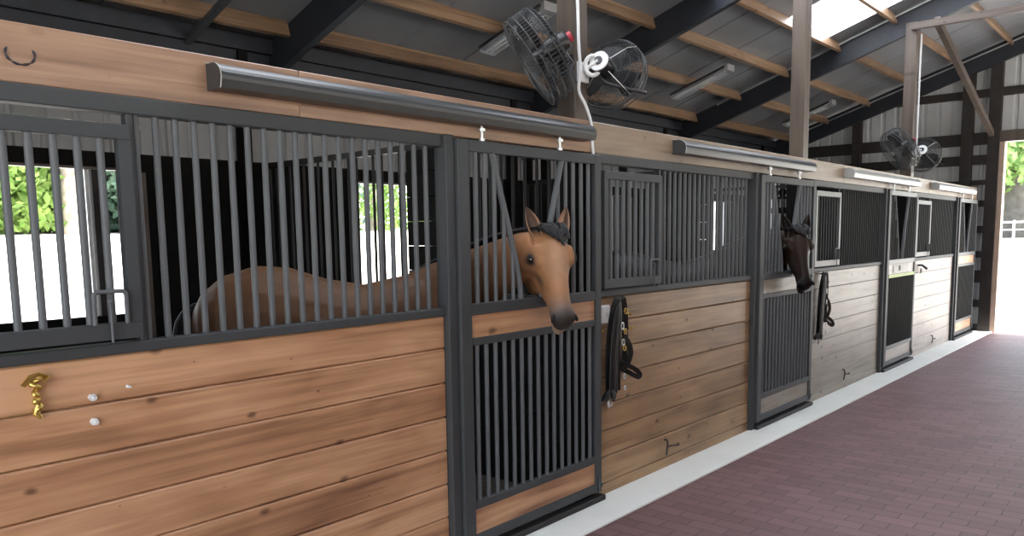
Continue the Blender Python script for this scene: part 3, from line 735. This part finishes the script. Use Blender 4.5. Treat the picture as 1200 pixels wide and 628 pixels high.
# small hardware on the boards
def screw_bolt(y, z, mat, label, cat='bolt', r=.013, grp=None):
    o = MB().tube([(0, y, z), (.018, y, z)], r, 6).tube([(.018, y, z), (.034, y, z)], r*.5, 8).build('screw_bolt', mat, loc=(0, y, z)); tag(o, label, cat, grp)
screw_bolt(1.10, 1.195, M['white'], 'upper of two white bolt heads on the nearest stall boards')
screw_bolt(1.10, 1.108, M['white'], 'lower of two white bolt heads on the nearest stall boards, beside a knot')
screw_bolt(1.225, 1.215, M['white'], 'tiny pale screw head right of the two white bolts', r=.006)
def small_hook(y, z, label):
    o = MB().tube([(0, y, z), (.010, y, z), (.020, y, z-.004), (.027, y+.003, z+.008), (.024, y+.004, z+.016)], .005, 8).tube([(0, y, z), (.005, y, z)], .011, 10).build('wall_hook', M['brass'], loc=(0, y, z)); tag(o, label, 'hook', 'small brass hooks beside the first halter')
small_hook(4.58, 1.2, 'upper small brass hook right of the first hanging halter'); small_hook(4.60, 1.105, 'lower small brass hook right of the first hanging halter'); small_hook(4.235, 1.115, 'small brass hook just under the white switch box')
# bent iron holdbacks near the ground
def holdback(y, z, label):
    m = MB().tube(smoothpts([(0, y, z+.06), (.02, y, z+.06), (.03, y-.005, z+.03), (.028, y-.012, z-.02), (.02, y-.005, z-.05)]), .007, 6)
    m.tube(smoothpts([(.028, y-.008, z+.01), (.03, y+.05, z+.012), (.018, y+.1, z), (.03, y+.16, z-.005), (0, y+.2, z-.005)]), .0055, 6)
    tag(m.build('iron_holdback', M['darkpost'], loc=(0, y, z)), label, 'hook', 'bent iron holdbacks low on the boards')
holdback(5.08, .16, 'bent dark iron hook low on the brown stall front boards'); holdback(8.95, .16, 'bent dark iron hook low on the grey stall front boards'); holdback(12.75, .15, 'bent dark iron hook low on the palest stall front boards')
# brass tie on the nearest stall
t = thing('brass_tie', 'crumpled brass blanket hook on the boards of the nearest stall', 'hook', (.012, .92, 1.16))
m = MB(); P = []
for i in range(16):
    a = i/15; P.append((.018+.012*math.sin(i*2.1), .922+.014*math.sin(i*1.7)*(1-a*.4)-.0*a, 1.295-.125*a))
m.tube(smoothpts(P, 4), [.012-.005*abs(math.sin(i*.33)) for i in range(61)], 7); m.build('hook_body', M['brass'], t)
MB().ribbon([(.012, .885, 1.268), (.028, .905, 1.298), (.03, .93, 1.302), (.022, .958, 1.29), (.03, .945, 1.27)], (.5, 0, 1), .018, .005).build('bow_loop', M['brass'], t)
MB().tube([(.018, .925, 1.2), (.02, .915, 1.172), (.022, .928, 1.155)], [.011, .012, .007], 8).build('snap_end', M['brass'], t)

# halters
def make_halter(label):
    t = thing('halter', label, 'halter', (.0, 4.40, 1.33), 'black halters hanging on the stall fronts')
    MB().tube([(0, 4.42, 1.315), (.05, 4.42, 1.315), (.055, 4.42, 1.335)], .008, 8).build('peg', M['matte_black'], t)
    # crown strap: loop over the peg with two falling sides
    m = MB()
    m.ribbon(smoothpts([(.03, 4.30, .70), (.04, 4.285, .95), (.045, 4.31, 1.18), (.05, 4.355, 1.30), (.052, 4.40, 1.325), (.05, 4.44, 1.30), (.045, 4.47, 1.18), (.04, 4.475, .98), (.04, 4.46, .84)]), (.35, 1, 0), .045, .010)
    m.ribbon(smoothpts([(.02, 4.345, .68), (.022, 4.33, .95), (.028, 4.35, 1.18), (.04, 4.38, 1.30), (.04, 4.41, 1.315), (.03, 4.43, 1.29), (.025, 4.42, 1.1), (.022, 4.42, .7)]), (.2, 1, 0), .04, .010)
    m.build('crown_strap', M['black_leather'], t)
    m = MB()
    for k in range(6):
        yy = 4.285+.014*k; m.tube(smoothpts([(.055, 4.39, 1.31), (.062+.004*(k % 2), yy+.03, 1.2), (.06, yy, 1.0), (.055, yy-.005, .82), (.05, yy, .72+.01*k), (.04, yy+.02, .70), (.045, yy+.02, .9), (.05, 4.36, 1.2)]), .0085, 6)
    m.build('lead_rope', M['black_leather'], t)
    MB().ribbon(smoothpts([(.03, 4.43, .885), (.055, 4.49, .865), (.07, 4.56, .83), (.075, 4.605, .795), (.07, 4.61, .77), (.055, 4.57, .785), (.045, 4.50, .82), (.025, 4.45, .845)]), (.4, .1, 1), .032, .009).build('noseband', M['black_leather'], t)
    MB().ribbon(smoothpts([(.05, 4.44, 1.07), (.07, 4.475, 1.02), (.072, 4.50, .95), (.06, 4.48, .88), (.045, 4.44, .84)]), (.4, 1, .1), .035, .009).build('cheek_strap', M['black_leather'], t)
    m = MB(); rnd = random.Random(3)
    for k in range(26):
        a = rnd.uniform(0, 2*PI); m.tube([(.045, 4.30, .74), (.045+.03*math.cos(a), 4.29+.05*math.sin(a), .69), (.04+.035*math.cos(a), 4.275+.06*math.sin(a), .655)], [.008, .009, .003], 5)
    m.build('rope_tassel', M['black_leather'], t)
    for (y, z, r) in ((4.455, 1.235, .018), (4.45, 1.10, .017), (4.44, .99, .018)):
        MB().ring((.062, y, z), (1, 0, .1), r, .0045, 16, 6).tube([(.062, y-r, z), (.064, y+r, z+.004)], .0035, 6).build('buckle', M['brass'], t)
    for (y, z, r) in ((4.405, 1.14, .022), (4.415, 1.03, .02), (4.43, .80, .016), (4.435, .72, .014)):
        MB().ring((.068, y, z), (1, .2, 0), r, .005, 16, 6).build('ring', M['chrome'], t)
    MB().tube([(.05, 4.27, .665), (.052, 4.262, .635), (.05, 4.27, .61)], [.009, .011, .006], 8).ring((.05, 4.30, .63), (1, 0, 0), .013, .004, 12, 5).build('snap', M['chrome'], t)
    return t
h1 = make_halter('black halter and lead rope with brass buckles hanging left on the brown stall front')
h2 = copy_tree(h1); h2.location.y += 3.78; h2['label'] = 'all-black halter hanging on the grey stall front behind the dark horse'
remat(h2, M['brass'], M['black_leather'])
t = thing('rope_cleat', 'small black handle with a pale ring on the palest stall front', 'hook', (0, 11.93, 1.24))
MB().tube([(0, 11.9, 1.27), (.05, 11.9, 1.27), (.07, 12.05, 1.22)], [.012, .014, .018], 8).build('handle', M['matte_black'], t)
MB().ring((.03, 11.93, 1.19), (1, 0, 0), .03, .008, 14, 6).build('ring', M['plate'], t)

# ------------------------------------------------------------------ horses
def horse_mesh():
    """one continuous body: lofted trunk, neck, head, legs, ears fused by voxel remesh"""
    b = MB()
    def loft(rings, n=20, flip=0):
        """rings: (centre, side vector, up vector, half width, half up, half down, low-width factor)"""
        v = []
        for (c, sd, up, w, hu, hd, lw) in rings:
            c = Vector(c); sd = Vector(sd).normalized(); up = Vector(up).normalized()
            for k in range(n):
                a = 2*PI*k/n; cx = math.cos(a); sy = math.sin(a)
                ex = .9
                X = math.copysign(abs(cx)**ex, cx); Yv = math.copysign(abs(sy)**ex, sy)
                ww = w*(1 if Yv > 0 else 1+(lw-1)*(-Yv))
                v.append(c+sd*X*ww+up*(Yv*hu if Yv > 0 else Yv*hd))
        m = len(rings); f = [(i*n+k, i*n+(k+1) % n, (i+1)*n+(k+1) % n, (i+1)*n+k) for i in range(m-1) for k in range(n)]
        f += [tuple(range(n))[::-1], tuple((m-1)*n+k for k in range(n))]
        b.add(v, f)
    Z = Vector((0, 0, 1))
    # trunk; (x, y, top, bottom, halfwidth)
    T = [(-1.39, 2.20, 1.34, 1.16, .07), (-1.35, 2.25, 1.45, 1.0, .17), (-1.27, 2.33, 1.54, .92, .25), (-1.15, 2.47, 1.595, .86, .285), (-1.04, 2.62, 1.58, .80, .28), (-.93, 2.79, 1.51, .76, .285), (-.82, 2.97, 1.47, .76, .275), (-.70, 3.12, 1.51, .80, .245), (-.61, 3.25, 1.53, .84, .215), (-.52, 3.37, 1.46, .90, .19), (-.44, 3.46, 1.36, .96, .15), (-.40, 3.51, 1.26, 1.02, .10)]
    R = []
    for i, (x, y, t, bt, w) in enumerate(T):
        a = T[max(i-1, 0)]; c = T[min(i+1, len(T)-1)]; d = Vector((c[0]-a[0], c[1]-a[1], 0)).normalized(); sd = d.cross(Z)
        mid = bt+(t-bt)*.5; R.append(((x, y, mid), sd, Z, w, t-mid, mid-bt, .8))
    loft(R)
    # neck
    NK = [((-.66, 3.20, 1.28), .235, .155), ((-.50, 3.33, 1.385), .215, .13), ((-.33, 3.435, 1.485), .185, .105), ((-.17, 3.51, 1.575), .155, .09), ((-.04, 3.56, 1.635), .135, .082), ((.03, 3.575, 1.66), .115, .075)]
    R = []
    for i, (c, h, w) in enumerate(NK):
        a = Vector(NK[max(i-1, 0)][0]); e = Vector(NK[min(i+1, len(NK)-1)][0]); d = (e-a).normalized(); sd = d.cross(Z).normalized(); up = sd.cross(d)
        R.append((c, sd, up, w, h, h, 1.1))
    loft(R)
    # head frame
    P = Vector((.095, 3.62, 1.775)); Q = Vector((.305, 3.495, 1.265)); dd = (Q-P).normalized(); L_ = (Q-P).length
    pl_ = Vector((dd.x, dd.y, 0)).normalized(); l = Vector((-pl_.y, pl_.x, 0)); nn = dd.cross(l)
    if nn.dot(pl_) < 0: nn = -nn
    k_ = L_/.60
    H = [(-.035, -.03, -.13, .045), (.0, .0, -.175, .068), (.05, .018, -.24, .085), (.10, .025, -.29, .098), (.16, .026, -.32, .106), (.22, .022, -.315, .098), (.28, .014, -.275, .08), (.34, .006, -.225, .066), (.40, .0, -.18, .056), (.46, -.004, -.152, .054), (.52, -.006, -.132, .056), (.56, -.012, -.128, .055), (.59, -.026, -.12, .046), (.61, -.05, -.105, .026)]
    R = []
    for s_, fr, bk, w in H:
        fr *= 1.1; bk *= 1.2; w *= 1.2; mid = fr*.45+bk*.55; c = P+dd*s_*k_+nn*mid; R.append((c, l, nn, w, fr-mid, mid-bk, .62))
    loft(R, 24)
    Rm = Matrix((l, nn, dd)).transposed()       # columns: lateral, normal, down the face
    def hp(s_, n_, l_): return P+dd*s_*k_+nn*n_*1.2+l*l_*1.2
    for sg in (-1, 1):
        b.ell(hp(.165, -.045, sg*.086), .030, .045, .055, Rm)        # brow / eye socket
        b.ell(hp(.13, -.025, sg*.078), .028, .03, .04, Rm)
        b.ell(hp(.18, -.205, sg*.048), .055, .13, .13, Rm)        # jowl
        b.ell(hp(.30, -.075, sg*.058), .014, .018, .11, Rm)         # facial crest
        b.ell(hp(.545, -.045, sg*.040), .024, .032, .042, Rm)       # nostril swell
    b.ell(hp(.575, -.135, 0), .036, .035, .045, Rm); b.ell(hp(.545, -.15, 0), .032, .03, .05, Rm)   # lower lip, chin
    # legs
    def leg(pts, n=12):
        rr = []
        for i, (c, w, h) in enumerate(pts):
            a = Vector(pts[max(i-1, 0)][0]); e = Vector(pts[min(i+1, len(pts)-1)][0]); d = (e-a).normalized()
            fwd = Vector((.5, .86, 0)); fwd = (fwd-d*fwd.dot(d)).normalized(); sd = d.cross(fwd)
            rr.append((c, sd, fwd, w, h, h, 1))
        loft(rr, n)
    F = Vector((.5, .866, 0)); SD = Vector((.866, -.5, 0))
    for sg, st in ((-1, .0), (1, .06)):
        o = Vector((-.60, 3.20, 0))+SD*sg*.13+F*st
        leg([(o+Z*1.15, .09, .14), (o+Z*.95-F*.02, .075, .10), (o+Z*.72, .052, .06), (o+Z*.50+F*.01, .042, .048), (o+Z*.44+F*.012, .044, .05), (o+Z*.36, .028, .034), (o+Z*.2, .026, .032), (o+Z*.13+F*.01, .034, .040), (o+Z*.07+F*.04, .036, .042), (o+Z*.05+F*.05, .05, .058), (o+Z*.0+F*.06, .058, .066)])
        o = Vector((-1.22, 2.38, 0))+SD*sg*.14-F*st
        leg([(o+Z*1.25+F*.08, .11, .2), (o+Z*1.0+F*.08, .10, .18), (o+Z*.82+F*.10, .075, .12), (o+Z*.66+F*.02, .05, .075), (o+Z*.54-F*.07, .04, .055), (o+Z*.48-F*.08, .038, .052), (o+Z*.38-F*.055, .03, .038), (o+Z*.2-F*.04, .028, .034), (o+Z*.13-F*.02, .035, .042), (o+Z*.07+F*.01, .036, .042), (o+Z*.05+F*.02, .05, .058), (o+Z*.0+F*.03, .058, .066)])
    tmp = b.build('tmp_horse', M['coat_buckskin'])
    md = tmp.modifiers.new('r', 'REMESH'); md.mode = 'VOXEL'; md.voxel_size = .0105; md.use_smooth_shade = True
    sm = tmp.modifiers.new('s', 'SMOOTH'); sm.factor = .6; sm.iterations = 5
    dg = bpy.context.evaluated_depsgraph_get(); me = bpy.data.meshes.new_from_object(tmp.evaluated_get(dg))
    bpy.data.objects.remove(tmp)
    # ears joined on as cupped shells of the same mesh
    vv = [v_.co.copy() for v_ in me.vertices]; ff = [tuple(p_.vertices) for p_ in me.polygons]
    ear_from = len(vv)
    for sg in (-1, 1):
        base = hp(.005, -.035, sg*.062); ax = (-dd*.86+l*sg*.30+nn*.08+Vector((0, 0, .15))).normalized(); face = (nn*.75+l*sg*.55); face = (face-ax*face.dot(ax)).normalized(); wd = ax.cross(face)
        prof = [(-.03, .034), (.0, .036), (.035, .042), (.07, .040), (.105, .032), (.14, .019), (.17, .003)]; nn_ = 14; rows = []
        for side in (0, 1):
            for (h_, w_) in prof:
                for j in range(nn_+1):
                    a = -2.2+4.4*j/nn_; rr = w_*(1 if side == 0 else .84)
                    rows.append(base+ax*h_+(wd*math.sin(a)*rr-face*math.cos(a)*rr*.85)+face*.006)
        o0 = len(vv); vv += rows; m_ = len(prof); q = (nn_+1)
        for s0 in (0, 1):
            for i in range(m_-1):
                for j in range(nn_):
                    a = o0+s0*m_*q+i*q+j; f_ = (a, a+1, a+q+1, a+q); ff.append(f_ if s0 == 0 else f_[::-1])
        for i in range(m_-1):
            for j in (0, nn_):
                a = o0+i*q+j; c = a+m_*q; f_ = (a, a+q, c+q, c); ff.append(f_ if j == 0 else f_[::-1])
    me2 = bpy.data.meshes.new('horse_body'); me2.from_pydata(vv, [], ff); me2.polygons.foreach_set('use_smooth', [True]*len(ff)); me2.update()
    # hide colours; trunk and rear neck darkened to paint in stall shade
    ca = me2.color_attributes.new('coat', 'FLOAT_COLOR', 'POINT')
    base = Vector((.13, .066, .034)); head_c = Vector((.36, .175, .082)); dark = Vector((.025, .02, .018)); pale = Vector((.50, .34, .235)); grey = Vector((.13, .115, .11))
    inner = Vector((.06, .045, .04))
    def mixv(a, b_, t): t = max(0, min(1, t)); return a*(1-t)+b_*t
    cols = []
    from mathutils.bvhtree import BVHTree
    bv = BVHTree.FromPolygons(vv, ff)
    def surf(s_, n_, sg):
        o_ = hp(s_, n_, sg*.3); h_ = bv.ray_cast(o_, -l*sg); return h_[0], h_[1]
    eyes = [surf(.172, -.052, sg)[0] for sg in (-1, 1)]; nos = [surf(.555, -.038, sg)[0] for sg in (-1, 1)]
    for i, p_ in enumerate(vv):
        p_ = Vector(p_)
        if i >= ear_from:
            k = (i-ear_from); per = 2*7*15; side = (k % per) >= 7*15; h_ = ((k % (7*15))//15)
            c = mixv(Vector((.33, .17, .10)), dark, (h_-3)/3.)
            if side: c = Vector((.16, .10, .075))
            j = k % 15
            if side and j in (0, 1, 13, 14): c = pale*.9
            cols += [*c, 1]; continue
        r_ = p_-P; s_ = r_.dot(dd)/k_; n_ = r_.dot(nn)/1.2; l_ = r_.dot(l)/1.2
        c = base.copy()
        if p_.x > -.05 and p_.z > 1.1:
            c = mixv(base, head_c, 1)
            c = mixv(c, pale, math.exp(-((l_/.045)**2))*.45*math.exp(-((s_-.22)/.16)**2)*(1 if n_ > -.03 else 0))
            c = mixv(c, Vector((.07, .04, .028)), math.exp(-(((s_-.28)/.10)**2+((n_+.085-.25*(s_-.28))/.022)**2))*.8*(1 if abs(l_) > .03 else 0))
            c = mixv(c, grey, (s_-.40)/.14); c = mixv(c, dark*1.6, (s_-.50)/.07)
            if s_ > .54 and n_ < -.10: c = mixv(c, pale*.75, .8)
            for e in eyes:
                d_ = (p_-e).length; c = mixv(c, dark, math.exp(-(d_/.034)**2)*1.6)
            # poll and forelock root
            c = mixv(c, dark, math.exp(-(((s_+.01)/.04)**2+(l_/.05)**2))*1.2)
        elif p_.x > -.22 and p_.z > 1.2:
            c = mixv(base, head_c, (p_.x+.22)/.2)  # painted shade of the body fades out towards the door
        if p_.z < .62: c = mixv(c, dark, (.62-p_.z)/.12)
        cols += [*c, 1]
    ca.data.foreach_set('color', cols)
    return me2, hp, (P, dd, l, nn, k_), eyes, surf
HM, hp, (HP, Hd, Hl, Hn, Hk), EY, surf = horse_mesh()
def make_horse(label):
    root = Vector((-.9, 2.8, 0))
    t = thing('horse', label, 'horse', tuple(root), 'horses looking out of the stalls')
    me = HM
    for v_ in me.vertices: v_.co -= root
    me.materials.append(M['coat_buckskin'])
    o = bpy.data.objects.new('horse_body', me); COL.objects.link(o); o.parent = t; o['_off'] = tuple(root)
    for sg, e in zip((-1, 1), EY):
        c, no_ = surf(.168, -.05, sg); no_ = no_ if no_.dot(Hl*sg) > 0 else -no_; c = c-no_*.006
        MB().ell(c, .024, .024, .024, None, 16, 12).build('eye', M['eye'], t)
        # nostril: a comma-shaped hollow rim
        q, nq = surf(.555, -.038, sg); q = q-(nq if nq.dot(Hl*sg) > 0 else -nq)*.004
        Rm = Matrix((Hl, Hn, Hd)).transposed() @ Matrix.Rotation(.5*sg, 3, 'Y')
        MB().ell(q, .012, .018, .030, Rm, 12, 8).build('nostril', M['nostril'], t)
        # eyelids
        fw = no_
        MB().ring(c+fw*.009-Hd*.003, fw, .0235, .006, 18, 6, Hn).build('eyelid', M['mane'], t)
    # mouth line
    for sg in (-1, 1):
        pt = [surf(s_, n_, sg)[0] for s_, n_ in ((.49, -.108), (.515, -.112), (.54, -.113), (.565, -.112), (.585, -.108))]
        MB().tube([p_ for p_ in pt if p_], .0035, 5).build('mouth_line', M['nostril'], t)
    # forelock
    m = MB(); rnd = random.Random(5)
    for k in range(130):
        a = rnd.uniform(-1, 1); ln = rnd.uniform(.04, .11)*(1-.5*abs(a-.3)); s0 = rnd.uniform(-.05, -.01)
        P_ = [hp(s0, -.06+rnd.uniform(-.03, .012), a*.045), hp(s0+.02, .005+rnd.uniform(0, .012), a*.058), hp(s0+.03+ln*.6, .024+rnd.uniform(0, .008), a*.058+.01), hp(s0+.035+ln, .025, a*.045+.02+rnd.uniform(-.006, .006))]
        m.tube(smoothpts(P_, 3), [.009, .011, .011, .011, .0105, .010, .009, .007, .005, .001][:10], 5)
    m.build('forelock', M['mane'], t)
    # mane along the crest, falling to the far side
    m = MB(); cr = [(-.66, 3.20, 1.53), (-.55, 3.29, 1.60), (-.40, 3.39, 1.675), (-.25, 3.46, 1.735), (-.12, 3.52, 1.77), (-.02, 3.56, 1.785), (.05, 3.59, 1.785)]
    cs = smoothpts(cr, 14)
    for k, c in enumerate(cs):
        for q in range(2):
            ln = rnd.uniform(.16, .26); sd = Vector((-.5, .8, 0))*rnd.uniform(.8, 1.1)
            m.tube([c+Vector((0, 0, -.01)), c+sd*.05+Vector((0, 0, .005)), c+sd*.10+Vector((0, 0, -ln*.5)), c+sd*.115+Vector((rnd.uniform(-.02, .02), 0, -ln))], [.009, .010, .008, .002], 5)
    m.build('mane', M['mane'], t)
    m = MB()
    for k in range(34):
        a = rnd.uniform(0, 2*PI); r = rnd.uniform(0, .035); o_ = Vector((math.cos(a)*r, math.sin(a)*r, 0))
        m.tube(smoothpts([Vector((-1.38, 2.22, 1.38))+o_*.3, Vector((-1.44, 2.16, 1.28))+o_, Vector((-1.46, 2.14, .95))+o_*1.5, Vector((-1.45, 2.15, .55))+o_*1.3+Vector((0, 0, rnd.uniform(-.1, .1)))], 3), [.012]*8+[.008, .002], 5)
    m.build('tail', M['mane'], t)
    return t
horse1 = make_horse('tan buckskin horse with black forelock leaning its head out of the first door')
horse2 = copy_tree(horse1); horse2['label'] = 'dark bay horse leaning its head out of the second door'
a_ = math.radians(-15); pv = Vector((.08, 3.52, 0)); rel = Vector(horse2.location)-pv
horse2.rotation_euler.z = a_
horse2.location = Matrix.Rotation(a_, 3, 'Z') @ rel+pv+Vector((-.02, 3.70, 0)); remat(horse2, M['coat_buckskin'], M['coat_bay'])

# ------------------------------------------------------------------ trees and fence outside
def tree(name, x, y, h, r, mat, label, n=2600, trunk=.2, low=.15, grp='trees outside the barn', leaf=.13, seed=1, cat='tree'):
    rnd = random.Random(seed); z0 = gz(x, y)
    t = thing(name, label, cat, (x, y, z0), grp)
    m = MB(); top = h*.62
    m.tube([(x, y, z0-.1), (x+.05, y, z0+top*.4), (x-.05, y+.05, z0+top)], [trunk*1.25, trunk, trunk*.5], 12)
    for k in range(6):
        a = rnd.uniform(0, 2*PI); zz = z0+top*rnd.uniform(.45, .95); m.tube([(x, y, zz), (x+math.cos(a)*r*.5, y+math.sin(a)*r*.5, zz+h*.15), (x+math.cos(a)*r*.8, y+math.sin(a)*r*.8, zz+h*.25)], [trunk*.4, trunk*.25, .02], 6)
    m.build('trunk', M['bark'] if name != 'stout_tree' else M['bark_dark'], t)
    f = MB(); cl = []
    for k in range(70):
        a = rnd.uniform(0, 2*PI); q = rnd.random()**.5*r; cl.append(Vector((x+math.cos(a)*q, y+math.sin(a)*q, z0+h*(low+(1-low)*rnd.random()*(1-.35*q/r)))))
    for k in range(n):
        c = rnd.choice(cl); d = Vector((rnd.gauss(0, 1), rnd.gauss(0, 1), rnd.gauss(0, .7))); p_ = c+d*r*.17
        if p_.z < z0+.05: p_.z = z0+.05+rnd.random()*.4
        a = Vector((rnd.gauss(0, 1), rnd.gauss(0, 1), rnd.gauss(0, 1))).normalized(); b_ = a.orthogonal().normalized(); s_ = leaf*rnd.uniform(.7, 1.5)
        f.add([p_-a*s_, p_-b_*s_*.55, p_+a*s_, p_+b_*s_*.55], [(0, 1, 2, 3)])
    f.build('foliage', mat, t)
    return t
# seen through the first stall window (looking to -x)
tree('leafy_tree', -25.5, 6.6, 7, 2.6, M['leaf_a'], 'bright green tree seen at the left edge through the first stall window', leaf=.16, n=20000, trunk=.15, low=.02, seed=2)
tree('leafy_tree', -27.5, 9.6, 8, 2.6, M['leaf_a'], 'green bushy tree left of the pale trunk through the first stall window', leaf=.16, n=20000, trunk=.15, low=.0, seed=3)
tree('pale_trunk_tree', -24.5, 10.15, 9, 2.8, M['leaf_b'], 'tree with a stout pale trunk seen through the first stall window', n=1500, trunk=.26, low=.5, seed=4)
tree('leafy_tree', -26.0, 12.9, 7.5, 2.5, M['leaf_b'], 'dark blue-green tree right of the pale trunk through the first stall window', leaf=.16, n=20000, trunk=.15, low=.0, seed=5)
tree('leafy_tree', -29.5, 6.9, 10, 4, M['leaf_c'], 'tall light green tree behind the left bushes through the first stall window', n=14000, trunk=.2, low=.0, seed=6, leaf=.26)
tree('leafy_tree', -27.0, 19.5, 8, 3, M['leaf_b'], 'dark green tree glimpsed through the second stall window', n=4000, trunk=.15, low=.0, seed=7)
tree('leafy_tree', -27.0, 24.5, 8, 3, M['leaf_a'], 'green tree glimpsed right of the dark one through the second stall window', n=4000, trunk=.15, low=.0, seed=8)
tree('leafy_tree', -27.0, 30.5, 8, 3, M['leaf_a'], 'green tree glimpsed through the far stall windows', n=3000, trunk=.15, low=.0, seed=10)
# seen through the big door at the end
tree('stout_tree', -8.2, 74, 16, 6.5, M['leaf_c'], 'large grey-trunked tree framed by the barn door', n=7000, trunk=1.0, low=.30, seed=9, leaf=.34)
tree('leafy_tree', -15.5, 84, 16, 7, M['leaf_a'], 'green tree left of the grey trunk through the barn door', n=7000, trunk=.3, low=.0, seed=12, leaf=.34)
tree('leafy_tree', -4, 92, 18, 8, M['leaf_c'], 'bright green tree behind the grey trunk through the barn door', n=7000, trunk=.3, low=.0, seed=13, leaf=.36)
tree('leafy_tree', 5, 88, 15, 7, M['leaf_c'], 'bright green tree at the right picture edge through the barn door', n=6000, trunk=.3, low=.0, seed=14, leaf=.36)
t = thing('rail_fence', 'pale rail fence below the trees through the barn door', 'fence', (-6, 70, gz(-6, 70)))
zf = gz(-6, 70)
MB().box(-16, 6, 69.97, 70.03, zf+1.15, zf+1.28).box(-16, 6, 69.97, 70.03, zf+.6, zf+.7).build('rail', M['white'], t)
for k in range(9): MB().box(-16+k*2.7, -15.85+k*2.7, 69.95, 70.09, zf, zf+1.35).build('fence_post', M['white'], t)

# ------------------------------------------------------------------ light, sky, camera
w = bpy.data.worlds.new('sky'); sc.world = w; w.use_nodes = True; nt = w.node_tree
bg = nt.nodes['Background']; st = nt.nodes.new('ShaderNodeTexSky'); st.sky_type = 'NISHITA'; st.sun_disc = False
st.sun_elevation = math.radians(55); st.sun_rotation = math.radians(60); st.air_density = 1.2; st.dust_density = 2.5
mixn = nt.nodes.new('ShaderNodeMixRGB'); mixn.inputs['Fac'].default_value = .55; mixn.inputs['Color2'].default_value = (4.2, 4.3, 4.5, 1)
nt.links.new(st.outputs[0], mixn.inputs['Color1']); nt.links.new(mixn.outputs[0], bg.inputs['Color']); bg.inputs['Strength'].default_value = .42
sl = bpy.data.lights.new('sun', 'SUN'); sl.energy = 5.5; sl.angle = math.radians(1); sl.color = (1, .96, .9)
so = bpy.data.objects.new('sun', sl); COL.objects.link(so); so.location = (20, 5, 30)
dirv = Vector((-.52, -.10, -.85)); so.rotation_euler = dirv.to_track_quat('-Z', 'Y').to_euler()

cam = bpy.data.cameras.new('camera'); co = bpy.data.objects.new('camera', cam); COL.objects.link(co)
F_, PPY = 927.7066, 387.5604
cam.sensor_fit = 'HORIZONTAL'; cam.sensor_width = 36; cam.lens = F_/1200*36; cam.shift_y = (PPY-314)/1200; cam.clip_end = 1000; cam.clip_start = .05
yaw, pit, rol = 0.7155246736, 0.1174084108, -0.0150520928
cy, sy, cp_, sp = math.cos(yaw), math.sin(yaw), math.cos(pit), math.sin(pit)
fw = Vector((-sy*cp_, cy*cp_, -sp)); rt = Vector((cy, sy, 0)); up = rt.cross(fw)
c_, s_ = math.cos(rol), math.sin(rol); r2 = rt*c_+up*s_; u2 = rt*(-s_)+up*c_
co.matrix_world = Matrix(((r2.x, u2.x, -fw.x, 2.92787), (r2.y, u2.y, -fw.y, 0), (r2.z, u2.z, -fw.z, 1.732835), (0, 0, 0, 1)))
sc.camera = co
sc.view_settings.view_transform = 'Standard'; sc.view_settings.look = 'None'; sc.view_settings.gamma = 1; sc.view_settings.use_curve_mapping = False
sc.view_settings.exposure = 1.5
for o in list(bpy.data.objects):
    if '_off' in o: del o['_off']
